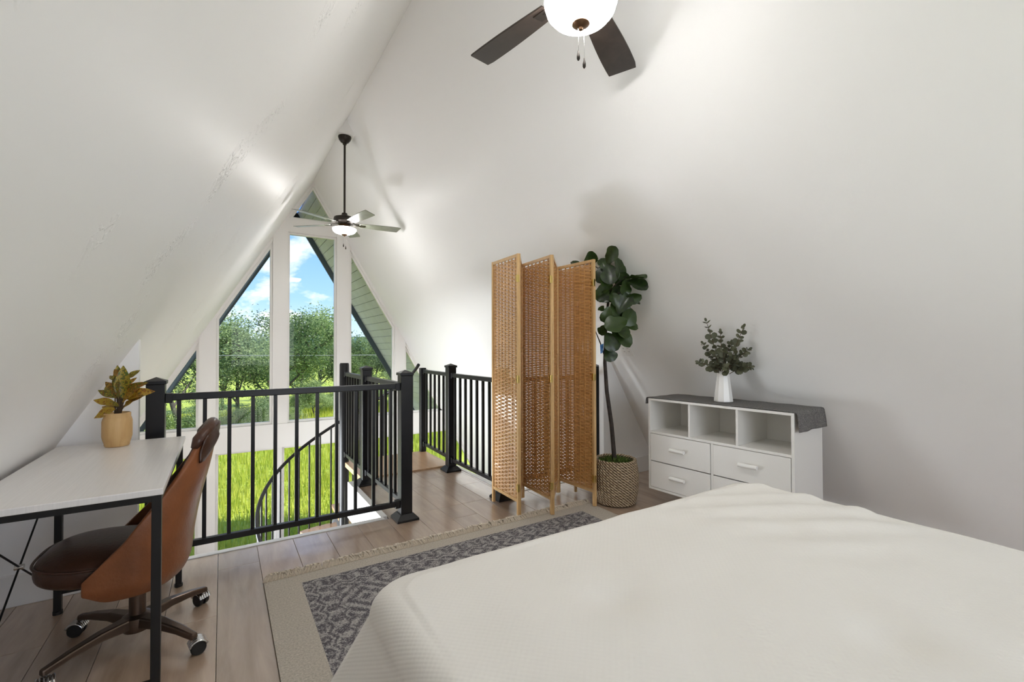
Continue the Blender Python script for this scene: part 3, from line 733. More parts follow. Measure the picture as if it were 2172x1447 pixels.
for e in (-1, 1):
    for x in (.15, DD-.05): MB().lathe([(.014, 0), (.018, DZ0)], 14).build('leg', M['white'], dr, smooth=40, loc=(x, e*(hl_-.2), 0))
# runner
def runner_pt(u, v):
    s_ = -.60+1.14*u                   # along y, drop on both ends
    w0 = DD-.012; x = .006+w0*v-.008
    top = DZ1+.0035
    y, z = s_, top
    r_ = .012
    for sg, lim in ((1, hl_+.004), (-1, hl_+.004)):
        o = sg*s_-lim
        if o > 0:
            if o < r_*1.57: y = sg*(lim+r_*math.sin(o/r_)); z = top-r_*(1-math.cos(o/r_))
            else: y = sg*(lim+r_+.10*(o-r_*1.57)+.006*math.sin(v*9)*min(1, (o-.02)/.05)); z = top-r_-(o-r_*1.57)
    return (x, y, z+.001*math.sin(u*40+v*17))
mb = MB(); mb.grid(120, 14, runner_pt); rn = mb.build('table_runner', M['runner'], None, smooth=60); rn.location = dr.location; rn.rotation_euler = dr.rotation_euler
sd = rn.modifiers.new('solid', 'SOLIDIFY'); sd.thickness = .003; sd.offset = 1
tag(rn, 'grey woven runner lying along the white dresser top', 'runner')
# vase and eucalyptus
VP = Vector((2.765, 1.775, DZ1+.0085))
vz = MB().lathe([(.0, 0), (.056, .0), (.060, .004), (.058, .02), (.037, .188), (.035, .198), (.031, .198), (.033, .18), (.05, .02), (0, .015)], 10).build('vase', M['whiteg'], None, loc=VP)
tag(vz, 'white tapered faceted vase on the grey runner', 'vase')
VT = VP+Vector((0, 0, .19))
vd = (VT-CAM).dot(FW)
def clamp_room(p, gap=.035):
    """pull a point back along its sight line until it clears the right slope"""
    p = Vector(p)
    for _ in range(200):
        if p.x <= sx_(p.z, 1)-gap: return p
        p = CAM+(p-CAM)*.992
    return p
def leaf_mesh(name, Ln, Wd, shape='round', fold=.12, bend=.1, nu=5, nv=8):
    def fn(u, v):
        if shape == 'fiddle': w = Wd*(math.sin(math.pi*min(1, v*.93+.02))**.7)*(.72+.5*v-.22*math.exp(-((v-.4)/.12)**2))
        elif shape == 'lance': w = Wd*math.sin(math.pi*(.03+.95*v)**.85)
        else: w = Wd*math.sqrt(max(0, 1-(2*v-1)**2))**.85
        s_ = (u*2-1); x = s_*w/2
        z = fold*abs(s_)*w - bend*Ln*(v**2) + .02*Ln*math.sin(v*11+s_*2)*abs(s_)
        return (x, v*Ln, z)
    return MB().grid(nu, nv, fn).mesh(name, 180)
def place_leaf(me, mat, parent, base, tip, L0, normal_hint, name='leaf', wmul=1.0):
    base, tip = Vector(base), Vector(tip); d = tip-base; ln = d.length; y = d.normalized(); z = Vector(normal_hint); z = (z-y*z.dot(y))
    z = z.normalized() if z.length > 1e-4 else y.orthogonal(); x = y.cross(z)
    o = mobj(name, me, mat, parent); s_ = ln/L0
    mt = Matrix((x*s_*wmul, y*s_, z*s_)).transposed().to_4x4(); mt.translation = base-(parent.location if parent else Vector())
    o.matrix_local = mt; return o
eu = thing('eucalyptus_bunch', 'dusky green eucalyptus sprigs standing in the white vase', 'plant', VT+Vector((0, 0, -.03)))
el = [leaf_mesh('leaf', 1, .86, 'round', .08, .12), leaf_mesh('leaf', 1, .62, 'round', .12, .18), leaf_mesh('leaf', 1, .3, 'lance', .1, .1)]
sprigs = [((1498, 682), -.02, 7), ((1492, 730), .03, 6), ((1482, 768), -.05, 6), ((1577, 694), -.02, 7), ((1588, 742), -.04, 7), ((1592, 778), -.06, 7),
          ((1528, 705), -.06, 6), ((1550, 728), -.03, 6), ((1515, 752), -.09, 5), ((1556, 760), -.09, 5), ((1535, 745), -.12, 5), ((1568, 770), .0, 5), ((1512, 775), -.03, 4), ((1540, 780), -.12, 4)]
r3 = random.Random(11)
for (u, v), dd_, n in sprigs:
    tip = clamp_room(cam_pt(u, v, vd+dd_), .05); base = VT+Vector((r3.uniform(-.015, .015), r3.uniform(-.015, .015), -.03))
    mid = (base+tip)/2+Vector((0, 0, .03)); mid = clamp_room(mid, .04)
    cv = [base*(1-t_)**2+mid*2*t_*(1-t_)+tip*t_*t_ for t_ in [i/8 for i in range(9)]]
    MB().tube([p-eu.location for p in cv], [.0022]*8+[.001], 5).build('stem', M['stem'], eu, smooth=60)
    for i in range(n):
        t_ = .32+.68*(i+.6)/n; p = base*(1-t_)**2+mid*2*t_*(1-t_)+tip*t_*t_; tg = (tip-base).normalized()
        sz = .050*(1.12-.55*t_)*r3.uniform(.85, 1.15)
        sd_ = tg.cross(Vector((r3.uniform(-1, 1), r3.uniform(-1, 1), r3.uniform(-1, 1)))).normalized()
        for e in (-1, 1):
            dr_ = (sd_*e+tg*.55+Vector((0, 0, .1))).normalized(); q = clamp_room(p+dr_*sz, .02)
            toc = (CAM-p).normalized()
            place_leaf(el[2] if (v < 690 and t_ > .85) else el[r3.randrange(2)], M['euca'], eu, p, q, 1, toc*.9+Vector((r3.uniform(-.7, .7), r3.uniform(-.7, .7), r3.uniform(-.2, .9))))
    place_leaf(el[1], M['euca'], eu, tip, clamp_room(tip+(tip-mid).normalized()*.025, .02), 1, (CAM-tip).normalized())

# ------------------------------------------------------------------ fig tree in rope basket
FP = Vector((2.475, 2.46, 0))
fig = thing('potted_fig_tree', 'fiddle leaf fig tree in a woven rope basket between screen and dresser', 'plant', FP)
mb = MB(); nc = 16; BH = .315
for i in range(nc):
    z = .01+BH*(i+.5)/nc; q = i/(nc-1); r_ = .128+.028*math.sin(math.pi*min(1, q*.75+.12))+.004*q
    mb.tube([((r_)*math.cos(2*math.pi*k/48), r_*math.sin(2*math.pi*k/48), z+.002*math.sin(k*1.7+i)) for k in range(48)], .0112, 8, closed=True)
bk = mb.build('basket', M['rope'], fig, smooth=70)
MB().lathe([(0, .004), (.13, .004), (.14, .02), (.145, .28), (.142, .285), (0, .27)], 24).build('basket_lining', M['rope'], fig, smooth=60)
mb = MB(); r4 = random.Random(5)
for i in range(900):
    a = r4.uniform(0, 6.283); r_ = .138*math.sqrt(r4.random()); z = .285+.04*(1-(r_/.14)**2); p = Vector((r_*math.cos(a), r_*math.sin(a), z-.012)); d = Vector((r4.uniform(-1, 1), r4.uniform(-1, 1), r4.uniform(.3, 1.3)))*.03
    w_ = d.cross(Vector((r4.uniform(-1, 1), r4.uniform(-1, 1), .3))).normalized()*.004
    mb.add([p-w_, p+w_, p+d], [(0, 1, 2)])
stuff(mb.build('moss', M['moss'], fig))
FD = (FP-CAM).dot(FW)
def fpt(u, v, dd_=0): return clamp_room(cam_pt(u, v, FD+dd_), .045)
trk = [FP+Vector((-.005, 0, .27)), fpt(1297, 900), fpt(1287, 830), fpt(1283, 770), fpt(1285, 700), fpt(1290, 640), fpt(1292, 585), fpt(1294, 550)]
MB().tube([p-FP for p in trk], [.017, .0155, .0145, .013, .011, .009, .007, .004], 10).build('trunk', M['trunk'], fig, smooth=60)
for a, bb in (((1284, 760), (1262, 700)), ((1286, 690), (1320, 650)), ((1290, 640), (1335, 610)), ((1292, 590), (1262, 565)), ((1291, 620), (1330, 585))):
    MB().tube([fpt(*a)-FP, (fpt(*a)+fpt(*bb))/2-FP+Vector((0, 0, .01)), fpt(*bb)-FP], [.006, .0045, .003], 6).build('branch', M['trunk'], fig, smooth=60)
fl_me = [leaf_mesh('leaf', 1, .78, 'fiddle', .10, .12, 7, 10), leaf_mesh('leaf', 1, .66, 'fiddle', .18, .22, 7, 10), leaf_mesh('leaf', 1, .55, 'fiddle', .30, .10, 7, 10)]
# base px, tip px, depth offsets of base and tip, mesh, hint of facing (right, up, towards viewer)
figl = [((1286, 558), (1306, 527), 0, .02, 0, (-.3, .3, .8)), ((1306, 545), (1322, 592), 0, -.04, 0, (.5, .4, .7)), ((1290, 560), (1296, 600), -.02, -.08, 0, (-.2, .1, .9)),
        ((1330, 592), (1369, 586), 0, -.02, 2, (.1, .8, .4)), ((1330, 596), (1371, 606), 0, -.03, 1, (0, .5, .8)), ((1326, 594), (1328, 625), -.02, -.05, 1, (.3, .1, .9)),
        ((1298, 600), (1275, 588), 0, -.05, 0, (-.3, .2, .8)), ((1300, 605), (1268, 612), 0, .04, 0, (0, .3, .8)), ((1306, 604), (1330, 582), .02, .05, 0, (0, -.4, .6)),
        ((1318, 636), (1361, 630), 0, .03, 2, (.2, -.3, .7)), ((1315, 640), (1358, 642), .03, .05, 2, (.1, .8, .3)), ((1310, 664), (1336, 622), -.03, -.06, 1, (-.3, .1, 1)), ((1306, 650), (1302, 622), -.04, -.06, 1, (.2, .0, 1)),
        ((1292, 640), (1272, 625), 0, .03, 0, (-.4, .2, .8)), ((1292, 650), (1284, 684), -.02, -.03, 1, (-.3, 0, .9)), ((1298, 640), (1316, 668), 0, -.02, 0, (.1, .3, .8)),
        ((1305, 680), (1333, 648), .02, 0, 0, (.3, .2, .8)), ((1312, 700), (1348, 660), .0, -.02, 1, (.4, .1, .8)), ((1318, 692), (1354, 690), 0, -.01, 1, (.2, .5, .7)),
        ((1330, 678), (1286, 694), -.06, -.1, 0, (-.1, .5, .8)), ((1300, 690), (1336, 712), -.04, -.08, 0, (.2, .6, .7)), ((1296, 700), (1342, 728), -.03, -.07, 1, (.1, .5, .8)),
        ((1288, 706), (1306, 744), -.03, -.07, 0, (-.1, .3, .9)), ((1284, 690), (1262, 710), 0, .02, 0, (-.5, .2, .7)), ((1288, 738), (1300, 766), 0, -.03, 0, (.1, .1, .9)),
        ((1280, 660), (1258, 650), .03, .06, 0, (-.3, .3, .7)), ((1284, 600), (1256, 640), .02, .03, 0, (-.3, .1, .8)), ((1290, 570), (1262, 548), .04, .06, 1, (-.2, .5, .6)), ((1245, 575), (1256, 541), .03, .05, 1, (.2, .2, .8)), ((1230, 570), (1214, 552), .03, .06, 1, (.1, .6, .7)),
        ((1300, 640), (1340, 668), .04, .06, 0, (.3, .3, .6)), ((1290, 615), (1322, 640), .05, .06, 0, (.2, .3, .6)), ((1285, 660), (1310, 700), .03, .04, 0, (.2, .2, .7)), ((1284, 560), (1268, 600), .03, .02, 0, (-.3, .2, .8)),
        ((1292, 640), (1322, 612), .03, .05, 0, (.1, -.2, .8)), ((1296, 668), (1266, 676), .02, .04, 0, (-.2, .4, .7)), ((1290, 600), (1310, 570), .03, .05, 0, (0, .1, .8)), ((1290, 575), (1278, 556), 0, 0, 1, (-.3, .2, .7))]
def clear_slope(o, parent, gap=.006):
    """bring a leaf towards the viewer until every vertex clears the right slope"""
    base_w = parent.location; bpy.context.view_layer.update(); mt = o.matrix_local.copy(); d = (CAM-(mt.translation+base_w)).normalized()
    for _ in range(30):
        if all((q := mt @ v_.co+base_w).x < sx_(q.z, 1)-gap for v_ in o.data.vertices): break
        mt = Matrix.Translation(d*.01) @ mt
    o.matrix_local = mt
for (b0, t0, db, dt, k, h) in figl:
    if b0[0] < 1272 and t0[1] > 556: continue
    if b0[0] < 1272: db, dt = .34, .36
    elif t0[0] < 1272: t0 = (1272, t0[1])
    p0, p1 = fpt(*b0, db-.06), fpt(*t0, dt-.06)
    if (p1-p0).length > .26: p1 = p0+(p1-p0).normalized()*.26
    lf_ = place_leaf(fl_me[k], M['figleaf'], fig, p0, p1, 1, RT*h[0]-DN*h[1]-FW*h[2], wmul=1.35 if (p1-p0).length < .12 else 1.15)
    clear_slope(lf_, fig)
mb = MB(); q0 = fpt(1276, 742, -.05)-FP
mb.add([q0+RT*-.012-DN*.035, q0+RT*.015-DN*.045, q0+RT*.010+DN*.02, q0+RT*-.008+DN*.03], [(0, 1, 2, 3)])
tg_ = mb.build('plant_tag', M['blueplastic'], fig); sd = tg_.modifiers.new('solid', 'SOLIDIFY'); sd.thickness = .002

# wall outlet on the slope
ot = thing('wall_outlet', 'white electrical outlet on the sloped wall behind the fig tree', 'outlet', (sx_(1.13, 1), 2.68, 1.13))
ud = Vector((-1, 0, K)).normalized(); nn = Vector((-K, 0, -1)).normalized()
def onw(y, s_, o): return ud*s_+Vector((0, y, 0))+nn*o
def wbox(y0, y1, s0, s1, o0, o1):
    return MB().add([onw(y, s_, o) for o in (o0, o1) for y, s_ in ((y0, s0), (y1, s0), (y1, s1), (y0, s1))], [(0,3,2,1),(4,5,6,7),(0,1,5,4),(1,2,6,5),(2,3,7,6),(3,0,4,7)])
wbox(-.058, .058, -.06, .06, .0008, .006).build('cover_plate', M['outlet'], ot, bevel=.002)
for y in (-.024, .024):
    r_ = wbox(y-.016, y+.016, -.034, .034, .006, .0085).build('receptacle', M['outlet'], ot, bevel=.001)
    for s_ in (-.018, .014):
        for e in (-.005, .005): wbox(y+e-.0012, y+e+.0012, s_, s_+.009, .0085, .0089).build('slot', M['dark'], r_)

# ------------------------------------------------------------------ desk
DTZ = .716
desk = thing('desk', 'white-topped desk with thin black metal frame against the left slope', 'desk', (-.385, 2.283, 0))
x0, x1, y0, y1 = -.232, .232, -.502, .502
MB().box(x0, x1, y0, y1, DTZ-.02, DTZ).build('desktop', M['deskw'], desk, bevel=.0025)
tw = .0125
for sx2 in (-1, 1):
    for sy in (-1, 1):
        lx, ly = sx2*.212, sy*.455
        lg = MB().box(lx-tw, lx+tw, ly-tw, ly+tw, .012, DTZ-.021).build('leg', M['blackd'], desk, bevel=.001)
        MB().lathe([(.017, 0.001), (.017, .014), (.013, .016)], 14).build('foot', M['rubber'], lg, smooth=40, loc=(lx, ly, 0))
for sy in (-1, 1):
    MB().box(-.2, .2, sy*.455-tw, sy*.455+tw, DTZ-.047, DTZ-.0205).build('top_bar', M['blackd'], desk)
    MB().box(-.2, .2, sy*.455-.009, sy*.455+.009, .085, .107).build('stretcher', M['blackd'], desk)
for sx2 in (-1, 1): MB().box(sx2*.212-tw, sx2*.212+tw, -.443, .443, DTZ-.047, DTZ-.0205).build('side_bar', M['blackd'], desk)
for e in (-1, 1): MB().tube([(-.212, -.44*e, .66), (-.212, .44*e, .11)], .0032, 6).build('brace_rod', M['blackd'], desk, smooth=60)
MB().tube([(-.212+.012, 0, .385), (-.212-.012, 0, .385)], .009, 12).build('brace_hub', M['chrome'], desk, smooth=60)

# ------------------------------------------------------------------ swivel chair
ch = thing('swivel_chair', 'brown leather shell swivel chair tucked under the white desk', 'chair', (-.275, 2.30, 0), R_(180-2))
# local x forward, y left
ZTOP = [(.12, .355), (0, .48), (-.10, .60), (-.16, .70), (-.192, .79), (-.236, .845), (-.3, .848)]
def ztop_at(x):
    if x >= ZTOP[0][0]: return ZTOP[0][1]
    for (xa, za), (xb, zb2) in zip(ZTOP[:-1], ZTOP[1:]):
        if x >= xb: return za+(zb2-za)*(xa-x)/(xa-xb)
    return ZTOP[-1][1]
def shell(u, v, inner=0):
    w_ = u*2-1; aw = abs(w_); sg = 1 if w_ >= 0 else -1
    if aw > .62: x = -.02+.135*(aw-.62)/.38; y = .25-.012*((aw-.62)/.38)**2
    else: an = aw/.62*math.pi/2; x = -.02-.215*math.cos(an); y = .25*math.sin(an)
    zt2 = ztop_at(x); zb2 = .268+.045*smoothstep(.02, .115, x)**2; z = zb2+(zt2-zb2)*v
    rr = 1-.30*(1-smoothstep(.20, .335, z))
    if x < 0: x *= (.74+.26*smoothstep(.30, .80, z)); x -= .02*smoothstep(.5, .85, z)
    y *= rr*(1-.26*smoothstep(.48, .85, z)); x *= (rr if x < 0 else 1)
    k = 1-inner
    return (x*k, y*sg*k, z)
sh = MB().grid(61, 24, lambda u, v: shell(u, v)).build('shell', M['leather'], ch, smooth=80)
sd = sh.modifiers.new('solid', 'SOLIDIFY'); sd.thickness = .022; sd.offset = -1
ss = sh.modifiers.new('sub', 'SUBSURF'); ss.levels = 1; ss.render_levels = 1
ib = MB().grid(30, 18, lambda u, v: shell(.26+.48*u, .32+.60*v, .11)).build('back_pad', M['leatherd'], ch, smooth=80)
sd = ib.modifiers.new('solid', 'SOLIDIFY'); sd.thickness = .02; sd.offset = 0
# leather folded over the top of the back
rl = MB().tube([Vector(shell(u, 1, .03))+Vector((.006, 0, -.006)) for u in [.36+.28*i/16 for i in range(17)]], [.012]+[.023]*15+[.012], 12).build('top_roll', M['leatherd'], ch, smooth=80)
def flap(u, v):
    p = Vector(shell(.37+.26*u, 1-.14*v-.05*v*math.sin(u*9), 0)); o = Vector((p.x+.02, p.y, 0)).normalized()*(.005+.004*math.sin(u*14+v*6)); return p+o
fp = MB().grid(24, 8, flap).build('top_flap', M['leatherd'], ch, smooth=80)
sd = fp.modifiers.new('solid', 'SOLIDIFY'); sd.thickness = .006; sd.offset = 1
def se(u, v):
    a = 2*math.pi*u; b_ = -math.pi/2+math.pi*v; e1, e2 = .70, .6
    pw = lambda q, e: math.copysign(abs(q)**e, q)
    x = pw(math.cos(b_), e2)*pw(math.cos(a), e1)*.215; y = pw(math.cos(b_), e2)*pw(math.sin(a), e1)*.203; z = pw(math.sin(b_), e2)*.066
    return (x+.065, y, .362+z+.015*smoothstep(-.1, .2, x)-.010*((x/.22)**2+(y/.22)**2)*(1 if z > 0 else 0))
MB().grid(56, 24, se, wrap_u=True).build('seat_cushion', M['leatherd'], ch, smooth=80)
MB().tube([(.065+.216*math.copysign(abs(math.cos(a))**.7, math.cos(a)), .203*math.copysign(abs(math.sin(a))**.7, math.sin(a)), .384+.015*smoothstep(-.1, .2, .215*math.cos(a))) for a in [2*math.pi*i/72 for i in range(72)]], .0045, 6, closed=True).build('seat_piping', M['leatherd'], ch, smooth=80)
MB().box(-.09, .13, -.09, .09, .288, .318).build('seat_plate', M['blackd'], ch, bevel=.006)
MB().lathe([(.027, .09), (.027, .30)], 20).build('column', M['bronzeb'], ch, smooth=40)
MB().lathe([(.0, .06), (.045, .06), (.052, .08), (.048, .112), (.028, .12), (0, .12)], 24).build('hub', M['bronzeb'], ch, smooth=40)
for a in (38, 135, 222, 318):
    d = Vector((math.cos(R_(a)), math.sin(R_(a)), 0)); RL = .285
    lg = MB(); sd_ = Vector((-d.y, d.x, 0)); prof = [(.03, .115, .075, .030), (.12, .112, .082, .024), (.21, .098, .074, .019), (RL, .080, .058, .014)]
    vs_ = []
    for r_, zt_, zb_, w_ in prof:
        p = d*r_; vs_ += [p+sd_*w_+Vector((0, 0, zb_)), p-sd_*w_+Vector((0, 0, zb_)), p-sd_*w_*.8+Vector((0, 0, zt_)), p+sd_*w_*.8+Vector((0, 0, zt_))]
    fs = [(0, 1, 2, 3), (12, 15, 14, 13)]
    for i in range(3): fs += [(i*4+q, (i+1)*4+q, (i+1)*4+(q+1) % 4, i*4+(q+1) % 4) for q in range(4)]
    lg.add(vs_, fs); lo = lg.build('base_leg', M['bronzeb'], ch, bevel=.006)
    pc = d*(RL-.012); ca = R_(a+55+40*math.sin(a)); cd = Vector((math.cos(ca), math.sin(ca), 0)); off = pc+cd*.016
    cs_ = bpy.data.objects.new('caster', None); C.objects.link(cs_); cs_.parent = ch; cs_.empty_display_size = .03
    MB().tube([pc+Vector((0, 0, .03)), pc+Vector((0, 0, .062))], .006, 8).build('caster_stem', M['chrome'], cs_, smooth=50)
    ax = Vector((-cd.y, cd.x, 0))
    for e in (-1, 1):
        w_ = MB().tube([off+ax*(e*.006)+Vector((0, 0, .0262)), off+ax*(e*.021)+Vector((0, 0, .0262))], .0255, 20).build('wheel', M['rubber'], cs_, smooth=40, bevel=.003)
    hd = MB(); hd.tube([off+cd*(.0285*math.cos(q))+Vector((0, 0, .0262+.0285*math.sin(q))) for q in [R_(20+14*i) for i in range(11)]], .0035, 6)
    for e in (-.02, -.01, .0, .01, .02): hd.tube([off+ax*e+cd*(.0285*math.cos(q))+Vector((0, 0, .0262+.0285*math.sin(q))) for q in [R_(20+14*i) for i in range(11)]], .0055, 6)
    hd.build('caster_hood', M['chrome'], cs_, smooth=60)

# ------------------------------------------------------------------ croton in a wooden pot on the desk
CP = Vector((-.395, 2.665, DTZ+.001))
cr_ = thing('potted_croton', 'small croton with yellow-green leaves in a pale wooden pot on the desk', 'plant', CP)
MB().lathe([(r_*.82, z_) for r_, z_ in [(0, 0), (.050, 0), (.054, .004), (.055, .014), (.060, .026), (.065, .045), (.065, .11), (.061, .124), (.058, .128), (.058, .146), (.054, .148), (.049, .14), (.047, .12), (0, .118)]], 32).build('pot', M['potwood'], cr_, smooth=35)
MB().lathe([(.038, .119), (.03, .128), (0, .13)], 20).build('soil', M['trunk'], cr_, smooth=60)
CD = (CP-CAM).dot(FW)
lm = [leaf_mesh('leaf', 1, .42, 'lance', .16, .14, 5, 9), leaf_mesh('leaf', 1, .34, 'lance', .22, .05, 5, 9)]
z3 = lambda x, y: (x/3.808, 720+y/3.808)
cl = [((985, 470), (945, 208), .02), ((1000, 480), (985, 215), -.01), ((1035, 310), (1122, 246), .02), ((1000, 400), (1100, 308), .0), ((1005, 420), (1180, 340), .03), ((1010, 450), (1110, 385), -.02),
      ((1010, 470), (1222, 405), -.03), ((1020, 520), (1155, 452), -.04), ((940, 420), (850, 340), .02), ((930, 450), (810, 375), .03), ((930, 470), (790, 408), -.02), ((930, 520), (752, 488), -.03),
      ((930, 560), (745, 630), -.05), ((930, 560), (820, 540), .03), ((935, 335), (875, 290), .03), ((960, 300), (920, 236), .01), ((960, 480), (935, 330), -.04), ((990, 500), (1060, 430), -.05), ((975, 500), (960, 350), .03), ((1000, 545), (1050, 500), -.05), ((960, 540), (890, 500), -.05), ((985, 440), (1035, 350), .04)]
r5 = random.Random(3)
for b0, t0, dd_ in cl:
    p0 = cam_pt(*z3(*b0), CD+dd_*.4); p1 = cam_pt(*z3(*t0), CD+dd_)
    for p in (p0, p1):
        while p.x < sx_(p.z, -1)+.02: p.x += .005
    s0 = CP+Vector((r5.uniform(-.012, .012), r5.uniform(-.012, .012), .125))
    MB().tube([s0-CP, (s0+p0)/2-CP+Vector((0, 0, .01)), p0-CP], [.003, .0025, .0018], 5).build('stem', M['stem'], cr_, smooth=60)
    place_leaf(lm[r5.randrange(2)], M['croton'], cr_, p0, p1, 1, -FW*.8+Vector((r5.uniform(-.4, .4), 0, .55)), wmul=1.25 if (p1-p0).length < .09 else 1)

# ------------------------------------------------------------------ ceiling fans
def ceiling_fan(label, x, y, zblade, phi, mat_blade, mat_lamp, mat_metal, rod_top, bowl_r, drop, wb, rb, pitch):
    t_ = thing('ceiling_fan', label, 'fan', (x, y, zblade), 0, 'ceiling fans')
    top = rod_top-zblade
    MB().lathe([(0, top), (.075, top), (.075, top-.012), (.066, top-.04), (.045, top-.068), (.022, top-.08), (.022, top-.095), (0, top-.095)], 28).build('canopy', mat_metal, t_, smooth=40)
    MB().lathe([(.0125, .10), (.0125, top-.09)], 14).build('downrod', mat_metal, t_, smooth=40)
    MB().lathe([(0, .13), (.03, .13), (.04, .10), (.07, .092), (.118, .075), (.125, .05), (.118, .02), (.085, .0), (.06, -.01), (0, -.01)], 36).build('motor_housing', mat_metal, t_, smooth=35)
    MB().lathe([(0, -.011), (.062, -.011), (.066, -.03), (.075, -.045), (bowl_r*.9, -.052), (0, -.052)], 32).build('light_kit', M['fanbrn'], t_, smooth=35)
    bb_ = [(0, -.054), (bowl_r*.92, -.054), (bowl_r, -.06), (bowl_r*.985, -.072), (bowl_r*.93, -.072-drop*.33), (bowl_r*.8, -.072-drop*.62), (bowl_r*.55, -.072-drop*.86), (bowl_r*.25, -.072-drop*.98), (0, -.072-drop)]
    MB().lathe(bb_, 40).build('light_bowl', mat_lamp, t_, smooth=60)
    zf = -.072-drop
    MB().lathe([(0, zf+.006), (.035, zf+.004), (.036, zf-.004), (.026, zf-.012), (.010, zf-.018), (.008, zf-.026), (0, zf-.028)], 24).build('finial', M['fanbrn'], t_, smooth=40)
    for i, (ox, oy, ln) in enumerate(((-.010, .004, .10), (.014, -.004, .128))):
        pc = MB().tube([(ox, oy, zf-.012), (ox, oy, zf-.012-ln)], .0012, 6).build('pull_chain', M['chrome'], t_)
        MB().lathe([(0, 0), (.0025, 0), (.0035, -.008), (.0068, -.024), (.0065, -.034), (.003, -.040), (0, -.040)], 14).build('pull_knob', M['fanblk'], pc, smooth=50, loc=(ox, oy, zf-.012-ln))
    for i in range(5):
        a = phi+R_(72)*i; rot = Matrix.Rotation(a, 4, 'Z') @ Matrix.Rotation(R_(pitch), 4, 'X')
        # blade outline, x outwards
        r0, r1 = .17, rb; up, lo = [], []
        for q in range(13):
            s_ = q/12; x_ = r0+(r1-r0)*s_; h_ = wb*(.40+.16*math.sin(math.pi*min(1, s_*.62+.0)))
            up.append((x_, h_*.95)); lo.append((x_-.0+.02*s_*0, -h_))
        up[-1] = (r1-.03, up[-1][1]); lo[-1] = (r1, lo[-1][1]*.92)
        mbp = MB().prism(lo+list(reversed(up)), 'z', -.004, .004)
        bl = mbp.build('blade', mat_blade, t_, bevel=.002); bl.matrix_local = rot
        ir = MB(); ir.box(.085, .20, -.014, .014, .005, .011); ir.box(.18, .245, -.035, .035, .0045, .0075); ir.box(.085, .20, -.012, .012, -.011, -.0055); ir.box(.18, .24, -.03, .03, -.008, -.0045)
        ir.build('blade_iron', mat_metal, bl, bevel=.001)
    return t_
ceiling_fan('dark-bladed ceiling fan with large lit bowl above the bed', 1.22, 1.392, 2.615, R_(29), M['blade1'], M['lamp1'], M['fanblk'], ZR-.11, .148, .078, .135, .66, -11)
ceiling_fan('ceiling fan on a long black rod hanging before the gable window', 1.22, 5.64, 2.63, R_(66), M['blade2'], M['lamp2'], M['fanblk'], 3.68, .135, .05, .125, .66, -11)
for y, zm in ((1.392, ZR-.11), (5.64, 3.68)):
    mb = MB(); mb.prism([(sx_(zm, -1), zm), (sx_(zm, 1), zm), (XR, ZR)], 'y', y-.1, y+.1)
    struct(mb.build('trim_%d' % (5 if y < 3 else 6), M['wall']), 'small white mounting block under the ridge')

# ------------------------------------------------------------------ lower storey furniture seen through the balusters
ac = thing('armchair', 'grey upholstered armchair on the lower floor beside the spiral staircase', 'armchair', (.98, 6.85, ZL), R_(-15))
MB().box(-.36, .36, -.36, .36, .14, .42).build('seat_base', M['greyfab'], ac, bevel=.03); MB().box(-.27, .27, -.33, .25, .425, .56).build('seat_cushion', M['greyfab'], ac, bevel=.04)
MB().prism([(.22, .425), (.36, .425), (.46, 1.30), (.34, 1.34)], 'y', -.36, .36).build('backrest', M['greyfab'], ac, bevel=.03)
for e in (-1, 1): MB().box(-.36, .24, e*.32-.045, e*.32+.045, .425, .68).build('armrest', M['greyfab'], ac, bevel=.03)
for ex in (-1, 1):
    for ey in (-1, 1): MB().lathe([(.014, 0), (.022, .14)], 12).build('leg', M['stem'], ac, smooth=40, loc=(ex*.3, ey*.3, 0))
cb_ = thing('cabinet', 'white panelled cabinet on the lower floor under the walkway', 'cabinet', (1.42, 3.25, ZL))
MB().box(-.5, .5, -.5, .5, 0, .9).build('body', M['white'], cb_, bevel=.004); MB().box(-.53, .53, -.53, .53, .901, .93).build('worktop', M['white'], cb_, bevel=.004)
for e in (-1, 1):
    d_ = MB().box(-.5185, -.501, e*.24-.22, e*.24+.22, .08, .86).build('door', M['white'], cb_, bevel=.003)
    MB().tube([(-.535, e*.06, .5), (-.535, e*.06, .62)], .006, 8).build('handle', M['chrome'], d_)

# ------------------------------------------------------------------ outside: meadow, trees, hill, cable
ZG = -2.78
def ground_z(x, y): return ZG+.25*mnoise.noise(Vector((x*.05, y*.05, 0)))*smoothstep(10, 25, y)
mb = MB(); mb.grid(70, 70, lambda u, v: (-140+280*u, -60+330*v, ground_z(-140+280*u, -60+330*v)))
gr = mb.build('ground', M['grass'], None, smooth=180); struct(gr, 'bright green meadow outside the gable windows')
rg = random.Random(21); mb = MB(); vv, ff = [], []
for i in range(46000):
    y = 8.6+22*(rg.random()**1.5); x = -.28*y+.02*y+rg.random()*y*.85-1.5
    z = ground_z(x, y)-.01; h = rg.uniform(.10, .30)*(1 if y < 13 else 1.5); a = rg.uniform(0, 6.283); w_ = rg.uniform(.006, .012)*(1+y*.06); l_ = rg.uniform(.0, .12)
    c_, s_ = math.cos(a), math.sin(a); n0 = len(vv)
    vv += [(x-c_*w_, y-s_*w_, z), (x+c_*w_, y+s_*w_, z), (x-s_*l_, y+c_*l_, z+h)]; ff.append((n0, n0+1, n0+2))
me = bpy.data.meshes.new('meadow_grass'); me.from_pydata(vv, [], ff); me.update()
go = mobj('meadow_grass', me, M['blades']); stuff(go); go['label'] = 'tall yellow-green meadow grass outside the windows'; go['category'] = 'grass'
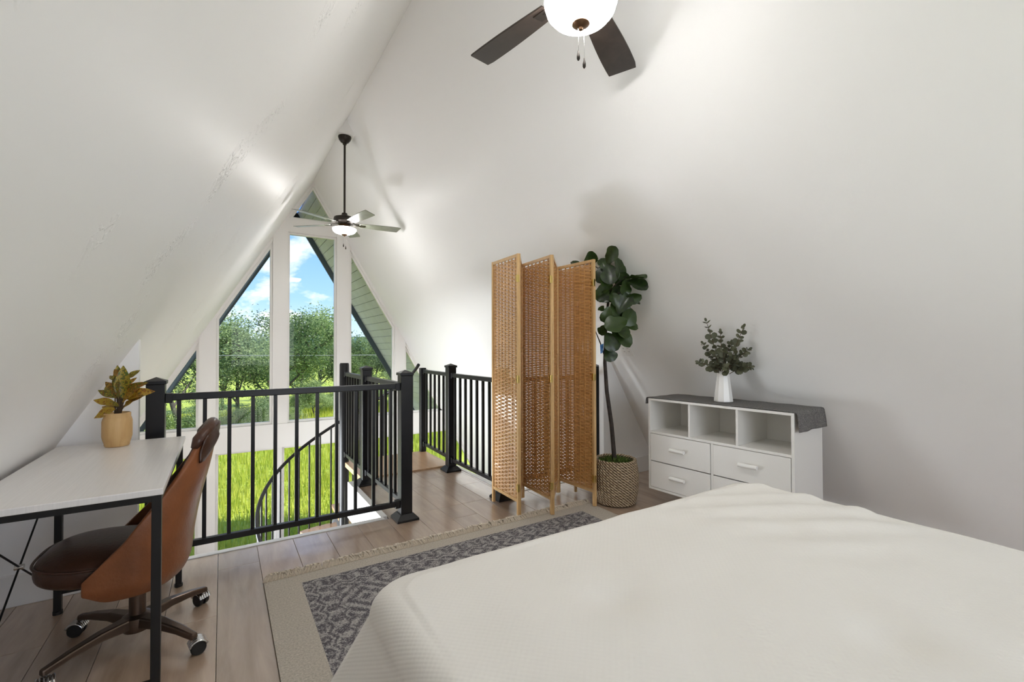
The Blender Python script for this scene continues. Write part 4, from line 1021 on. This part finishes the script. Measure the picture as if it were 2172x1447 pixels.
def tree_meshes(seed, H, spread, dens):
    r = random.Random(seed); tb = MB(); tips = []
    def grow(p, d, ln, rad, lvl):
        pts = [p]; q = p.copy(); dd2 = d.copy(); n = 4
        for i in range(n):
            dd2 = (dd2+Vector((r.uniform(-.18, .18), r.uniform(-.18, .18), r.uniform(-.05, .15)))).normalized(); q = q+dd2*(ln/n); pts.append(q.copy())
        tb.tube(pts, [rad*(1-.6*i/n) for i in range(n+1)], 6 if lvl else 8, cap=False)
        if lvl >= 1: tips.extend([(pts[2], ln), (pts[3], ln), (pts[4], ln)])
        if lvl < 3:
            for k in range(5 if lvl == 0 else 3):
                f = r.uniform(.35, 1) if lvl else r.uniform(.28, 1); i = min(n-1, int(f*n)); st2 = pts[i].lerp(pts[i+1], f*n-i)
                a = r.uniform(0, 6.283); sd2 = Vector((math.cos(a), math.sin(a), r.uniform(.1, .7))).normalized()
                grow(st2, (dd2*.45+sd2*spread).normalized(), ln*r.uniform(.48, .66), rad*.5, lvl+1)
    grow(Vector((0, 0, -.1)), Vector((0, 0, 1)), H*.62, H*.018, 0)
    vv, ff = [], []
    for p, ln in tips:
        for _ in range(dens):
            o = Vector((r.gauss(0, 1), r.gauss(0, 1), r.gauss(0, .8)))*H*.055; c = p+o
            if c.z < H*.12: continue
            s_ = r.uniform(.03, .07); u2 = Vector((r.uniform(-1, 1), r.uniform(-1, 1), r.uniform(-1, 1))).normalized(); w2 = u2.orthogonal().normalized()
            n0 = len(vv); vv += [c-u2*s_, c+w2*s_*.6, c+u2*s_, c-w2*s_*.6]; ff.append((n0, n0+1, n0+2, n0+3))
    me2 = bpy.data.meshes.new('crown'); me2.from_pydata([tuple(p) for p in vv], [], ff); me2.materials.append(M['crown']); me2.update()
    t2 = tb.mesh('trunk', 60); t2.materials.append(M['bark'])
    return t2, me2
kinds = [tree_meshes(1, 5.3, 1.0, 48), tree_meshes(2, 4.9, 1.1, 52), tree_meshes(3, 5.6, .85, 44), tree_meshes(4, 4.4, 1.2, 54)]
spots = [(-9, 27, 0), (-6.2, 24.5, 1), (-3.6, 26, 2), (-1.4, 23.5, 0), (.6, 26.5, 2), (2.2, 23.8, 1), (3.6, 28.5, 0), (5.0, 31, 3), (6.6, 30, 1), (8.6, 31.5, 3), (11, 29, 2), (14, 31, 0), (17.5, 29, 1)]
back = [(-7, 33, 3), (-3, 32, 1), (0, 33.5, 3), (3, 34.5, 1), (6, 36, 0), (9.8, 37, 3), (13, 38, 1)]
nth = ['first', 'second', 'third', 'fourth', 'fifth', 'sixth', 'seventh', 'eighth', 'ninth', 'tenth', 'eleventh', 'twelfth', 'thirteenth']
for row, (lst, nm) in enumerate(((spots, 'front row'), (back, 'back row'))):
    for i, (x, y, k) in enumerate(lst):
        t_ = thing('leafy_tree', '%s leafy tree from the left in the %s beyond the meadow' % (nth[i], nm), 'tree', (x, y, ground_z(x, y)), rnd.uniform(0, 6.28), 'trees beyond the meadow')
        s_ = rnd.uniform(.88, 1.08)*(1.02 if row == 0 else 1.12); t_.scale = (s_*1.1, s_*1.1, s_)
        mobj('trunk', kinds[k][0], None, t_); mobj('crown', kinds[k][1], None, t_)
shr = [(-2.6, 20.5, 3, .42), (-.9, 21.5, 1, .40), (.2, 20.8, 3, .38), (1.2, 22.0, 1, .36), (2.0, 21.6, 3, .34), (3.4, 25.5, 1, .40), (4.4, 27.2, 3, .42), (6.3, 28, 1, .42), (7.8, 28.6, 3, .46), (9.6, 28.4, 1, .44), (-4.6, 21.5, 1, .42), (11.8, 27.5, 3, .45)]
shr.sort()
for i, (x, y, k, s_) in enumerate(shr):
    t_ = thing('leafy_shrub', '%s low green shrub from the left at the foot of the trees' % nth[i], 'shrub', (x, y, ground_z(x, y)-.25), rnd.uniform(0, 6.28), 'shrubs below the trees')
    t_.scale = (s_*1.5, s_*1.5, s_*1.15)
    mobj('stem', kinds[k][0], None, t_); mobj('foliage', kinds[k][1], None, t_)
M['hill'] = plain('hazy_far_hill', (.10, .17, .16), .9, 0, .1, .25, .02)
mb = MB(); mb.grid(60, 6, lambda u, v: (-260+620*u, 235+v*25, -3+(9+5*mnoise.noise(Vector((u*7, 0, 3))))*math.sin(math.pi*v)))
hl2 = mb.build('far_hill', M['hill'], None, smooth=180); struct(hl2, 'low hazy wooded hill on the horizon')
cbm = MB().tube([(-14+34*i/20, 21.5, .95+.0035*((i-10)**2)-.012*i) for i in range(21)], .012, 6).build('power_cable', M['cable'], None, smooth=60); tag(cbm, 'thin overhead cable crossing in front of the trees', 'cable')
